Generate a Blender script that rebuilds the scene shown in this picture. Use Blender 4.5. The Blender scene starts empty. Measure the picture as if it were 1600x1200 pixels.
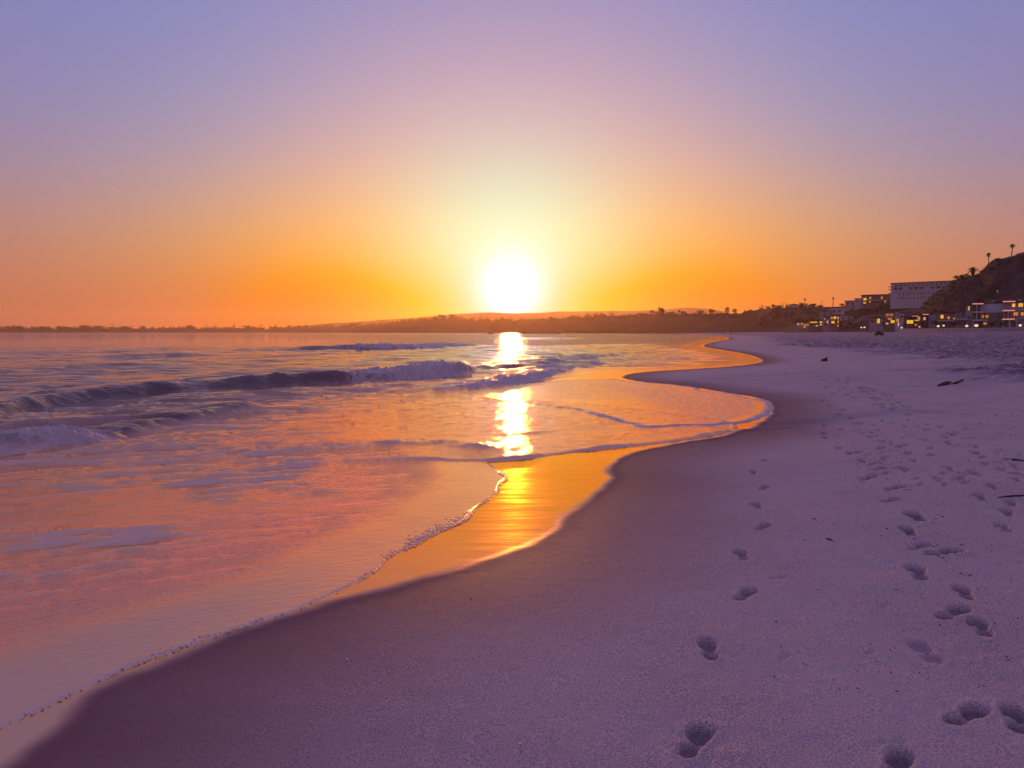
import bpy, bmesh, math, random
import numpy as np
from mathutils import Vector, Matrix
random.seed(7); rng = np.random.default_rng(7)
SC = bpy.context.scene
COL = SC.collection
R = math.radians

# ------------------------------------------------------------------ camera
F = 1200.0 / 1600.0                       # focal length over picture width
CAM_Z = 1.75
PITCH = math.atan(81.0 / 1200.0)
cam = bpy.data.cameras.new('camera'); cam_o = bpy.data.objects.new('camera', cam); COL.objects.link(cam_o)
cam.sensor_width = 36.0; cam.lens = 36.0 * F; cam.clip_start = 0.05; cam.clip_end = 20000
cam_o.location = (0, 0, CAM_Z); cam_o.rotation_euler = (math.pi / 2 - PITCH, 0, 0)
SC.camera = cam_o

# ------------------------------------------------------------------ colour management, sampling
SC.view_settings.view_transform = 'Standard'; SC.view_settings.look = 'None'
SC.view_settings.exposure = 0.0; SC.view_settings.gamma = 1.0; SC.view_settings.use_curve_mapping = False
SC.render.engine = 'CYCLES'
SC.cycles.use_denoising = True; SC.cycles.denoising_prefilter = 'ACCURATE'
SC.cycles.max_bounces = 6; SC.cycles.volume_bounces = 1; SC.cycles.diffuse_bounces = 2; SC.cycles.glossy_bounces = 3
SC.cycles.sample_clamp_indirect = 6.0

# ------------------------------------------------------------------ world: sunset sky
SUN_EL, SUN_AZ = 2.7, -0.1                # degrees; azimuth from the view axis
W = bpy.data.worlds.new('World'); SC.world = W; W.use_nodes = True
NT = W.node_tree; NT.nodes.clear()


class Ex:
    """tiny expression builder over shader math nodes"""
    def __init__(s, nt): s.nt = nt
    def m(s, op, a, b=None, c=None, clamp=False):
        n = s.nt.nodes.new('ShaderNodeMath'); n.operation = op; n.use_clamp = clamp
        for i, v in enumerate((a, b, c)):
            if v is None: continue
            if isinstance(v, (int, float)): n.inputs[i].default_value = v
            else: s.nt.links.new(v, n.inputs[i])
        return n.outputs[0]
    def vm(s, op, a, b=None, scale=None):
        n = s.nt.nodes.new('ShaderNodeVectorMath'); n.operation = op
        for i, v in enumerate((a, b)):
            if v is None: continue
            if isinstance(v, (tuple, list)): n.inputs[i].default_value = v
            else: s.nt.links.new(v, n.inputs[i])
        if scale is not None:
            if isinstance(scale, (int, float)): n.inputs['Scale'].default_value = scale
            else: s.nt.links.new(scale, n.inputs['Scale'])
        return n.outputs['Value'] if op in ('DOT_PRODUCT', 'LENGTH') else n.outputs[0]


x = Ex(NT)
tc = NT.nodes.new('ShaderNodeTexCoord'); sep = NT.nodes.new('ShaderNodeSeparateXYZ')
NT.links.new(tc.outputs['Generated'], sep.inputs[0])
dx, dy, dz = sep.outputs
el = x.m('MULTIPLY', x.m('ARCSINE', x.m('MAXIMUM', dz, 0.0)), 57.29578)
az = x.m('SUBTRACT', x.m('MULTIPLY', x.m('ARCTAN2', dx, dy), 57.29578), SUN_AZ)
sv = (math.sin(R(SUN_AZ)) * math.cos(R(SUN_EL)), math.cos(R(SUN_AZ)) * math.cos(R(SUN_EL)), math.sin(R(SUN_EL)))
# angle to the sun from the chord, exact also close to it; directions below the horizon read as the horizon
up = NT.nodes.new('ShaderNodeCombineXYZ'); NT.links.new(dx, up.inputs[0]); NT.links.new(dy, up.inputs[1])
NT.links.new(x.m('MAXIMUM', dz, 0.0), up.inputs[2])
chord = x.vm('LENGTH', x.vm('SUBTRACT', x.vm('NORMALIZE', up.outputs[0]), sv))
th = x.m('MULTIPLY', x.m('ARCSINE', x.m('MULTIPLY', chord, 0.5, clamp=True)), 2 * 57.29578)
SKY = [[0.248, 0.204, 0.438], [-0.0195, -0.0821, -0.0225], [0.1327, 0.0584, -0.1499], [0.1078, 0.0982, 0.8655],
       [0.3597, 0.0616, 0.0584], [-1.1033, 0.6568, 0.8198], [0.5968, -0.1039, -0.1286], [0.4864, 0.2643, -0.2129],
       [-0.2799, -0.0425, 0.33], [0.3204, 0.2836, 0.5255], [-0.0669, -0.2896, -1.2528], [-0.5249, -0.3275, 0.6387],
       [0.5624, -0.0426, -0.70], [0.2111, 0.2449, -0.0547]]
terms = [None, x.m('EXPONENT', x.m('MULTIPLY', el, -1 / 7)), x.m('EXPONENT', x.m('MULTIPLY', el, -1 / 20))]
th2 = x.m('MULTIPLY', th, th); az2 = x.m('MULTIPLY', az, az); el2 = x.m('MULTIPLY', el, el)
for w in (3, 5.5, 9, 14, 22, 36): terms.append(x.m('EXPONENT', x.m('MULTIPLY', th2, -1 / (w * w))))
for wa, we in ((10, 2.5), (14, 4), (25, 5), (45, 9), (28, 14)):
    terms.append(x.m('EXPONENT', x.m('ADD', x.m('MULTIPLY', az2, -1 / (wa * wa)), x.m('MULTIPLY', el2, -1 / (we * we)))))
terms.append(x.m('EXPONENT', x.m('MULTIPLY', th2, -1 / (2.0 * 2.0)))); SKY.append([0.6, 0.6, 0.8])      # the sun's own glare
acc = None
for t, c in zip(terms, SKY):
    if t is None:
        n = NT.nodes.new('ShaderNodeCombineXYZ')
        for i in range(3): n.inputs[i].default_value = c[i]
        v = n.outputs[0]
    else:
        n = NT.nodes.new('ShaderNodeVectorMath'); n.operation = 'SCALE'; n.inputs[0].default_value = c
        NT.links.new(t, n.inputs['Scale']); v = n.outputs[0]
    acc = v if acc is None else x.vm('ADD', acc, v)
# soft floor at zero, so that no edge shows where a channel runs out
sp_ = NT.nodes.new('ShaderNodeSeparateXYZ'); NT.links.new(acc, sp_.inputs[0]); cb_ = NT.nodes.new('ShaderNodeCombineXYZ')
for i in range(3):
    v = sp_.outputs[i]; NT.links.new(x.m('MULTIPLY', x.m('ADD', v, x.m('SQRT', x.m('ADD', x.m('MULTIPLY', v, v), .0003))), .5), cb_.inputs[i])
acc = cb_.outputs[0]
skyt = NT.nodes.new('ShaderNodeTexSky'); skyt.sky_type = 'NISHITA'; skyt.sun_disc = False
skyt.sun_elevation = R(SUN_EL); skyt.sun_rotation = R(SUN_AZ)
acc = x.vm('ADD', acc, x.vm('SCALE', skyt.outputs[0], None, 0.001))
bg = NT.nodes.new('ShaderNodeBackground'); NT.links.new(acc, bg.inputs[0]); bg.inputs[1].default_value = 1.0
wo = NT.nodes.new('ShaderNodeOutputWorld'); NT.links.new(bg.outputs[0], wo.inputs[0])

HAZE = 0.00011                            # density of the air, used by the haze box below
# ------------------------------------------------------------------ sun
sun = bpy.data.lights.new('sun', 'SUN'); sun_o = bpy.data.objects.new('sun', sun); COL.objects.link(sun_o)
sun.energy = 2.0; sun.angle = R(0.6); sun.color = (1.0, 0.36, 0.06)
sun_o.rotation_euler = Vector(sv).to_track_quat('Z', 'Y').to_euler()
sun_o.location = (0, 0, 60)

# ------------------------------------------------------------------ picture geometry -> place geometry
CP, SP = math.cos(PITCH), math.sin(PITCH)
def ray(px, py):
    u = (np.asarray(px, float) - 800) / 1200; v = (600 - np.asarray(py, float)) / 1200
    return u, CP + v * SP, -SP + v * CP
def gp(px, py, z=0.0):                    # point of the plane z
    a, b, c = ray(px, py); t = (z - CAM_Z) / c
    return a * t, b * t
def pt(px, py, D):                        # point at forward distance D
    a, b, c = ray(px, py); t = D / b
    return Vector((a * t, D, CAM_Z + c * t))

# ------------------------------------------------------------------ mesh helpers
def link(name, me, mat=None, parent=None):
    o = bpy.data.objects.new(name, me); COL.objects.link(o)
    if mat is not None and me is not None and not me.materials: me.materials.append(mat)
    if parent is not None: o.parent = parent
    return o
def tag(o, label=None, cat=None, group=None, kind=None):
    if label: o['label'] = label
    if cat: o['category'] = cat
    if group: o['group'] = group
    if kind: o['kind'] = kind
    return o
def empty(name, loc, rz=0.0):
    o = bpy.data.objects.new(name, None); COL.objects.link(o); o.location = loc; o.rotation_euler = (0, 0, rz)
    o.empty_display_size = 0.2
    return o
class MB:
    def __init__(s): s.v = []; s.f = []
    def add(s, vs, fs):
        b = len(s.v); s.v += [tuple(p) for p in vs]; s.f += [tuple(i + b for i in q) for q in fs]; return s
    def box(s, x0, x1, y0, y1, z0, z1):
        return s.add([(x0, y0, z0), (x1, y0, z0), (x1, y1, z0), (x0, y1, z0), (x0, y0, z1), (x1, y0, z1), (x1, y1, z1), (x0, y1, z1)],
                     [(0, 3, 2, 1), (4, 5, 6, 7), (0, 1, 5, 4), (1, 2, 6, 5), (2, 3, 7, 6), (3, 0, 4, 7)])
    def tube(s, pts, rad, n=7):
        pts = [Vector(p) for p in pts]; rad = rad if isinstance(rad, (list, tuple)) else [rad] * len(pts)
        b = len(s.v); vs = []
        for i, p in enumerate(pts):
            t = (pts[min(i + 1, len(pts) - 1)] - pts[max(i - 1, 0)]).normalized()
            a = t.orthogonal().normalized() if i == 0 else (s._a - t * s._a.dot(t)).normalized()
            s._a = a; c = t.cross(a)
            for k in range(n):
                g = 2 * math.pi * k / n; vs.append(p + (a * math.cos(g) + c * math.sin(g)) * rad[i])
        fs = [(i * n + k, i * n + (k + 1) % n, (i + 1) * n + (k + 1) % n, (i + 1) * n + k) for i in range(len(pts) - 1) for k in range(n)]
        fs += [tuple(range(n - 1, -1, -1)), tuple((len(pts) - 1) * n + k for k in range(n))]
        return s.add(vs, fs)
    def ball(s, c, r, nu=8, nv=5, sq=(1, 1, 1), jit=0.0):
        vs = [(c[0], c[1], c[2] - r * sq[2])]; 
        for i in range(1, nv):
            t = math.pi * i / nv
            for k in range(nu):
                g = 2 * math.pi * (k + .5 * (i % 2)) / nu; q = r * (1 + random.uniform(-jit, jit))
                vs.append((c[0] + q * sq[0] * math.sin(t) * math.cos(g), c[1] + q * sq[1] * math.sin(t) * math.sin(g), c[2] - q * sq[2] * math.cos(t)))
        vs.append((c[0], c[1], c[2] + r * sq[2])); L = len(vs) - 1
        fs = [(0, 1 + (k + 1) % nu, 1 + k) for k in range(nu)]
        for i in range(nv - 2):
            fs += [(1 + i * nu + k, 1 + i * nu + (k + 1) % nu, 1 + (i + 1) * nu + (k + 1) % nu, 1 + (i + 1) * nu + k) for k in range(nu)]
        fs += [(1 + (nv - 2) * nu + k, 1 + (nv - 2) * nu + (k + 1) % nu, L) for k in range(nu)]
        return s.add(vs, fs)
    def mesh(s, name, smooth=False):
        me = bpy.data.meshes.new(name); me.from_pydata(s.v, [], s.f); me.update()
        if smooth: me.polygons.foreach_set('use_smooth', [True] * len(me.polygons))
        return me
    def build(s, name, mat, parent=None, smooth=False): return link(name, s.mesh(name, smooth), mat, parent)

def np_mesh(name, V, Q, attrs=None, smooth=True):
    me = bpy.data.meshes.new(name); me.vertices.add(len(V)); me.vertices.foreach_set('co', V.astype(np.float32).ravel())
    me.loops.add(Q.size); me.loops.foreach_set('vertex_index', Q.astype(np.int32).ravel())
    me.polygons.add(len(Q)); me.polygons.foreach_set('loop_start', np.arange(0, Q.size, 4, dtype=np.int32))
    me.polygons.foreach_set('use_smooth', np.ones(len(Q), bool) if smooth else np.zeros(len(Q), bool))
    me.update(calc_edges=True)
    for k, a in (attrs or {}).items():
        at = me.attributes.new(k, 'FLOAT', 'POINT'); at.data.foreach_set('value', a.astype(np.float32))
    me.validate()
    return me

# ------------------------------------------------------------------ numpy noise
NTAB = np.random.default_rng(99).random(1024 * 1024, dtype=np.float32)
def vnoise(X, Y, seed=0):
    X = np.asarray(X, np.float32); Y = np.asarray(Y, np.float32); fi = np.floor(X); fj = np.floor(Y); a = X - fi; b = Y - fj; a = a * a * (3 - 2 * a); b = b * b * (3 - 2 * b)
    i = (fi.astype(np.int32) + seed * 131) & 1023; j = (fj.astype(np.int32) + seed * 57) & 1023; i1 = (i + 1) & 1023; j1 = ((j + 1) & 1023) << 10; j = j << 10
    p = NTAB[i + j]; p = p + (NTAB[i1 + j] - p) * a; q = NTAB[i + j1]; q = q + (NTAB[i1 + j1] - q) * a
    return p + (q - p) * b
def fbm(X, Y, octs=4, seed=0, g=0.5):
    s = 0; a = 1; n = 0
    for k in range(octs):
        s = s + a * vnoise(X + 17.3 * k, Y - 9.1 * k, seed + k); n += a; a *= g; X = X * 2.03; Y = Y * 2.03
    return s / n
def sst(a, b, v):
    t = np.clip((v - a) / (b - a), 0, 1); return t * t * (3 - 2 * t)

# ------------------------------------------------------------------ lines of the shore (read off the photograph, laid on the ground)
def smooth_line(P, it=2):
    P = np.asarray(P, float)
    for _ in range(it):
        A = P[:-1] * .75 + P[1:] * .25; B = P[:-1] * .25 + P[1:] * .75
        Q = np.empty((2 * len(A), P.shape[1])); Q[0::2] = A; Q[1::2] = B
        P = np.vstack([P[:1], Q, P[-1:]])
    return P
def ground_line(pix, extra=None, it=2):
    pix = np.asarray(pix, float); X, Y = gp(pix[:, 0], pix[:, 1]); P = np.stack([X, Y], 1)
    if pix.shape[1] > 2: P = np.hstack([P, pix[:, 2:]])
    return smooth_line(P, it)
def field(PX, PY, line, closed=False, jitter=None):
    """distance to a polyline, sign of its side (positive on the left of travel), attributes of the nearest point; inside test if closed"""
    n = len(line) if closed else len(line) - 1
    best = np.full(PX.shape, 1e18); side = np.ones(PX.shape); na = line.shape[1] - 2
    att = [np.zeros(PX.shape) for _ in range(na)]; ins = np.zeros(PX.shape, bool)
    for k in range(n):
        a = line[k]; b = line[(k + 1) % len(line)]; ex, ey = b[0] - a[0], b[1] - a[1]; L = ex * ex + ey * ey
        if L < 1e-12: continue
        qx = PX - a[0]; qy = PY - a[1]; t = np.clip((qx * ex + qy * ey) / L, 0, 1)
        d = (qx - t * ex) ** 2 + (qy - t * ey) ** 2; m = d < best
        best = np.where(m, d, best); side = np.where(m, np.where(ex * qy - ey * qx >= 0, 1.0, -1.0), side)
        for i in range(na): att[i] = np.where(m, a[2 + i] + t * (b[2 + i] - a[2 + i]), att[i])
        if closed:
            if a[1] != b[1]:
                c = ((a[1] > PY) != (b[1] > PY)) & (PX < ex * (PY - a[1]) / ey + a[0]); ins ^= c
    D = np.sqrt(best)
    if closed: return np.where(ins, D, -D)
    return D * side, att

dry_px = [(-60, 1260), (60, 1188), (130, 1135), (165, 1088), (230, 1052), (330, 1015), (430, 978), (520, 945), (620, 920), (720, 890), (800, 868),
          (850, 850), (880, 825), (905, 795), (945, 768), (964, 752), (958, 735), (972, 718), (1000, 706), (1060, 694), (1130, 683), (1168, 673), (1196, 661),
          (1211, 648), (1213, 636), (1206, 626), (1182, 619.6), (1140, 613.6), (1100, 606.8), (1060, 601), (1020, 598), (988, 594), (970, 588), (1005, 581), (1100, 576), (1160, 571.5), (1196, 566),
          (1193, 561), (1170, 553), (1125, 546), (1095, 541), (1112, 535), (1150, 528), (1112, 524.4), (1070, 522.0)]
dl = ground_line(dry_px)
DRY = np.vstack([[(-2.5, -60.0), (-2.3, 0.0)], dl, [(200.0, 1000.0), (205.0, 1150.0), (170.0, 1300.0), (1400.0, 1400.0), (1400.0, -60.0)]])
def sand_profile(d):
    z = np.where(d < 0, 0.02 * np.maximum(d, -40), 0.0)
    z = np.maximum(z, -0.45) if np.isscalar(d) is False else max(z, -.45)
    zi = 0.035 * np.clip(d, 0, 4) + 0.0285 * np.clip(d - 4, 0, 90) + 0.004 * np.clip(d - 94, 0, None)
    return z + zi
def sand_base(X, Y):
    X = np.atleast_1d(np.asarray(X, float)); Y = np.atleast_1d(np.asarray(Y, float))
    return sand_profile(field(X, Y, DRY, True))
def on_sand(px, py):
    px = np.atleast_1d(np.asarray(px, float)); py = np.atleast_1d(np.asarray(py, float)); z = np.zeros(px.shape)
    for _ in range(12):
        X, Y = gp(px, py, z); z = .5 * z + .5 * sand_base(X, Y)
    X, Y = gp(px, py, z)
    return X, Y, sand_base(X, Y)

f1_px = [(-250, 1250), (-80, 1168), (0, 1133), (60, 1108), (150, 1068), (210, 1040), (300, 1008), (380, 978), (450, 962), (520, 930), (565, 905), (595, 885),
         (602, 865), (650, 850), (700, 825), (733, 808), (738, 793), (770, 775), (783, 755), (797, 742), (780, 733), (770, 722), (735, 700)]
f2_px = [(200, 752), (330, 742), (420, 730), (490, 722), (580, 716), (650, 717), (720, 719), (790, 718), (850, 712), (880, 708), (940, 702), (1000, 697), (1060, 690),
         (1110, 683), (1145, 675), (1158, 668), (1152, 662), (1130, 658), (1100, 655), (1040, 645), (960, 636), (900, 630), (860, 628), (800, 622), (755, 613), (715, 604)]
f3_px = [(1000, 668), (1100, 668), (1150, 663), (1180, 657), (1200, 648), (1208, 636), (1203, 628), (1180, 621), (1140, 615), (1100, 608), (1060, 602), (1020, 599),
         (985, 596), (950, 591), (900, 592), (840, 597), (770, 604)]
f4_px = [(300, 742), (600, 690), (740, 615), (850, 590), (930, 584), (1000, 579.5), (1100, 574.5), (1160, 570), (1193, 565), (1182, 558), (1160, 552), (1118, 546), (1088, 541),
         (1104, 535), (1142, 528), (1104, 524.4), (1062, 522.0)]
F1 = ground_line(f1_px); F2 = ground_line(f2_px); F3 = ground_line(f3_px); F4 = ground_line(f4_px)
# the fronts carry small lobes
def wobble(L, amp, freq, seed):
    s = np.concatenate([[0], np.cumsum(np.hypot(*np.diff(L[:, :2], axis=0).T))]); n = max(60, int(s[-1] / .12)); n = min(n, 420)
    t = np.linspace(0, s[-1], n); Lx = np.interp(t, s, L[:, 0]); Ly = np.interp(t, s, L[:, 1])
    k = np.gradient(np.stack([Lx, Ly], 1), axis=0); k /= np.linalg.norm(k, axis=1, keepdims=True) + 1e-9
    r = np.hypot(Lx, Ly); a = amp * np.clip(r / 8, .6, 4)
    w = (fbm(t * freq, t * 0 + seed, 4, seed) - .5) * 2 * a
    return np.stack([Lx - k[:, 1] * w, Ly + k[:, 0] * w], 1)
F1w = wobble(F1, .05, 1.6, 3); F2w = wobble(F2, .05, .9, 4); F3w = wobble(F3, .08, .8, 5)
P1 = np.vstack([[(-14.0, 1.0)], F1w, [(-3, 14), (-12.0, 14.0), (-40, 10), (-40, 0.5)]])
P2 = np.vstack([F2w, [(-6, 26), (-14, 22)]])
P3 = np.vstack([F3w, [(-3, 24), (1.5, 17)]])
P4 = np.vstack([[(-5200, 4.0), (-12, 6.0)], F4, [(205, 1000), (212, 1160), (176, 1310), (1400, 1410), (5300, 1500), (5300, 5300), (-5300, 5300)]])

# ------------------------------------------------------------------ one polar lattice for sand and water, fine in front
azs = np.concatenate([np.arange(-180, -48, 4.0), np.linspace(-48, -38, 21)[:-1], np.arange(-38, 38, 0.072), np.linspace(38, 48, 21)[:-1], np.arange(48, 180.1, 4.0)])
rs = [0.15, 0.5, 0.9, 1.3, 1.7, 2.0, 2.3, 2.5]
while rs[-1] < 5200:
    r = rs[-1]; rs.append(r * (1.0056 if r < 30 else 1.008 if r < 100 else 1.02 if r < 400 else 1.05))
rs = np.array(rs); NA, NR = len(azs), len(rs)
AZ, RR = np.meshgrid(np.radians(azs), rs)           # rows: radius
GX = RR * np.sin(AZ); GY = RR * np.cos(AZ)
def up_sample(fn, st=3):
    ia = np.unique(np.concatenate([np.arange(0, NA, st), [NA - 1]])); ir = np.unique(np.concatenate([np.arange(0, NR, st), [NR - 1]]))
    X = GX[np.ix_(ir, ia)]; Y = GY[np.ix_(ir, ia)]
    out = fn(X, Y); outs = out if isinstance(out, list) else [out]; res = []
    pa = np.interp(np.arange(NA), ia, np.arange(len(ia))); pr = np.interp(np.arange(NR), ir, np.arange(len(ir)))
    a0 = np.minimum(pa.astype(int), len(ia) - 2); r0 = np.minimum(pr.astype(int), len(ir) - 2); fa = (pa - a0)[None, :]; fr = (pr - r0)[:, None]
    for o in outs:
        g = lambda dr, da: o[np.ix_(r0 + dr, a0 + da)]
        res.append((g(0, 0) * (1 - fa) + g(0, 1) * fa) * (1 - fr) + (g(1, 0) * (1 - fa) + g(1, 1) * fa) * fr)
    return res if isinstance(out, list) else res[0]
dD = up_sample(lambda X, Y: field(X, Y, DRY, True))
d1 = up_sample(lambda X, Y: field(X, Y, P1, True), 2)
d2 = up_sample(lambda X, Y: field(X, Y, P2, True), 2)
d3 = up_sample(lambda X, Y: field(X, Y, P3, True), 2)
d4 = up_sample(lambda X, Y: field(X, Y, P4, True), 2)
dW = np.maximum(np.maximum(d1, d2), np.maximum(d3, d4))

# ---- sand
SAND = sand_profile(dD)
near = RR < 60
dryness = sst(0.6, 5.0, dD)
und = (fbm(GX * .5, GY * .5, 3, 11) - .5) * .05 * sst(.5, 6, dD) * np.clip(RR / 6, .5, 1.5)
fine = (fbm(GX * 3.2, GY * 3.2, 3, 21) - .5) * .016 * sst(.8, 4, dD) + (fbm(GX * 14, GY * 14, 3, 31) - .5) * .0055 * sst(.6, 4, dD) * sst(14, 6, RR)
tram = sst(7, 13, dD + (fbm(GX * .25, GY * .25, 3, 41) - .5) * 9) * sst(15, 26, GY + GX * .15 + (fbm(GX * .2, GY * .2, 2, 42) - .5) * 8)
rough = ((fbm(GX * 1.6, GY * 1.6, 3, 51) - .5) * .16 + np.minimum(fbm(GX * 3.4 + 5, GY * 3.4, 2, 52) - .55, 0) * .14) * 2.6 * tram * np.clip(RR / 40, .5, 1.4) * sst(260, 120, RR)
wind = np.sin((GX * .55 + GY * 1.0) * 7 + 5 * fbm(GX * .6, GY * .6, 2, 61)) * .004 * sst(5, 9, dD) * sst(5, 9, GX) * sst(40, 20, RR)
damp = np.clip(1 - sst(-.2, 2.0, dD) + (fbm(GX * .8, GY * .8, 3, 71) - .5) * .25, 0, 1) * sst(4.5, 1.0, dD)
Z = SAND + und + fine + rough + wind
# a low scarp left by an earlier run-up
sc_l = ground_line([(1120, 672), (1200, 668), (1270, 665), (1330, 660), (1390, 653), (1440, 651), (1475, 656)])
dS = up_sample(lambda X, Y: field(X, Y, sc_l)[0])
rx = up_sample(lambda X, Y: np.abs(field(X, Y, sc_l)[0]))
Z -= .05 * np.exp(-((dS - .25) / .35) ** 2) * sst(3.2, 6.5, GX) * (rx < 2) - .02 * np.exp(-((dS + .15) / .12) ** 2) * (rx < 1)

# ---- footprints pressed into the sand: picture position, turn of the foot, size, depth
prints = [(1088, 1155, -14, 1.05, .030), (1108, 1013, 10, 1, .026), (1165, 928, -16, 1, .026), (1160, 867, 14, .95, .022), (1193, 823, -18, .95, .022),
          (1183, 790, 14, .95, .02), (1195, 762, -14, .9, .02), (1178, 738, 8, .9, .018), (1195, 719, -6, .9, .016),
          (1402, 1196, -6, .95, .034), (1512, 1115, -26, .95, .032), (1588, 1120, 10, .95, .032), (1448, 1018, 24, 1.1, .014), (1533, 980, 18, 1, .028), (1490, 957, -20, 1.15, .03),
          (1507, 925, 16, 1, .028), (1434, 893, 14, 1.25, .03), (1476, 862, -40, 1.2, .05), (1437, 853, -22, 1, .022), (1432, 806, 22, 1.35, .045), (1420, 829, 16, 1.1, .034),
          (1392, 781, -30, 1, .03), (1400, 762, -30, 1.15, .034), (1358, 746, -18, 1, .03), (1348, 720, 8, 1, .026), (1374, 732, -35, .95, .024), (1568, 823, 20, 1, .024), (1575, 800, 10, 1, .026),
          (1580, 787, 8, 1, .024), (1532, 777, 18, 1, .022), (1550, 761, 14, 1, .02), (1500, 747, 20, 1, .02), (1428, 720, 12, 1, .02), (1483, 731, 14, 1, .018), (1340, 707, 0, 1, .022),
          (1525, 709, 10, 1.2, .026), (1524, 698, 20, 1.1, .024), (1482, 690, -10, 1, .02), (1478, 684, 10, 1, .02), (1488, 679, 20, 1.2, .022), (1448, 672, 10, 1.1, .022), (1450, 664, 10, 1, .02),
          (1380, 690, 10, 1.1, .022), (1376, 700, -10, 1.2, .024), (1360, 683, 10, 1, .022), (1362, 676, 10, 1.1, .022), (1345, 662, 0, 1.2, .024), (1315, 671, 0, 1.1, .02), (1288, 677, 0, 1.1, .02),
          (1290, 684, 0, 1.1, .02), (1288, 665, 0, 1, .018), (1314, 659, 0, 1, .018), (1420, 647, 0, 1.6, .035), (1380, 636, 0, 1.2, .03), (1377, 632, 0, 1.2, .028), (1364, 622, 0, 1.3, .03),
          (1333, 621, 0, 1.2, .026), (1325, 617, 0, 1.2, .028), (1303, 615, 0, 1.2, .026), (1292, 606, 0, 1.2, .026), (1290, 603, 0, 1.2, .026), (1313, 610, 0, 1.2, .026), (1296, 634, 0, 1.1, .022),
          (1286, 626, 0, 1.1, .022), (1275, 628, 0, 1.1, .022), (1317, 641, 0, 1.1, .024), (1311, 647, 0, 1.1, .024), (1330, 650, 0, 1.1, .02), (1325, 658, 0, 1.1, .02), (1280, 588, 0, 1.3, .028),
          (1270, 585, 0, 1.3, .028), (1283, 593, 0, 1.3, .028), (1310, 595, 0, 1.3, .024), (1420, 636, 0, 1.2, .024), (1470, 667, 0, 1.1, .02), (1510, 671, 0, 1.1, .02), (1420, 708, 0, 1.1, .024),
          (1405, 698, 0, 1.1, .02), (1455, 712, 0, 1, .02), (1310, 700, 0, 1.1, .022), (1328, 708, 0, 1.1, .022), (1565, 733, 10, 1, .018), (1540, 725, 10, 1, .016), (1520, 738, 10, 1, .018)]
prng = random.Random(5)
for k in range(70):                       # the older, farther tracks along the beach
    t = prng.random(); px = 1215 + 180 * t + prng.gauss(0, 14); py = 566 + 66 * t * t + prng.gauss(0, 4) + prng.random() * 10
    prints.append((px, py, prng.uniform(-20, 20), 1.2, .026))
for k in range(90):
    prints.append((prng.uniform(1330, 1600), prng.uniform(655, 760), prng.uniform(-40, 40), prng.uniform(.5, 1), prng.uniform(.010, .020)))
for k in range(9):
    prints.append((prng.uniform(1200, 1400), prng.uniform(800, 1180), prng.uniform(-70, 70), prng.uniform(.25, .5), prng.uniform(.003, .006)))
pp = np.array(prints); fx, fy, fz = on_sand(pp[:, 0], pp[:, 1])
FOOT = []
fp_shade = np.zeros(Z.shape)  # mask for the shade painted into the footprint hollows
for k in range(len(prints)):
    _, _, yaw, s, dep = prints[k]; cx, cy = fx[k], fy[k]; rr = math.hypot(cx, cy); a0 = math.degrees(math.atan2(cx, cy))
    i0, i1 = np.searchsorted(rs, [rr - .45, rr + .45]); da = math.degrees(.45 / rr); j0, j1 = np.searchsorted(azs, [a0 - da, a0 + da])
    if i1 - i0 < 2 or j1 - j0 < 2: continue
    sl = (slice(i0, i1), slice(j0, j1)); X = GX[sl] - cx; Y = GY[sl] - cy; yaw -= a0; c, sn = math.cos(R(yaw)), math.sin(R(yaw))
    nx = (fbm(X * 26 + k, Y * 26, 3, 80 + k) - .5) * .030
    u = (X * -sn + Y * c) / s + nx; v = (X * c + Y * sn) / s + nx * .7
    rb = np.hypot((u - .062) / .085, v / (.054 + .1 * np.clip(u - .06, -.03, .03))); rh = np.hypot((u + .088) / .060, (v + .008) / .042)
    arch = np.hypot(u / .10, (v - .012) / .028)
    hole = np.maximum(np.maximum(sst(1.12, .62, rb), .92 * sst(1.12, .6, rh)), .45 * sst(1.1, .4, arch))
    rim = np.exp(-((np.minimum(rb, rh) - 1.32) / .2) ** 2) * (.75 + .5 * np.sin(v * 40 + k))
    far = 1.1 + .7 * min(1, rr / 25)
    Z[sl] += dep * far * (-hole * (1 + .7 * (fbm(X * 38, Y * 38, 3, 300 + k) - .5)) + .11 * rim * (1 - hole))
    fp_shade[sl] = np.maximum(fp_shade[sl], hole * min(1, dep / .04))
    if dep > .018: FOOT.append((cx, cy, yaw, s, dep, rr))

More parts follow.
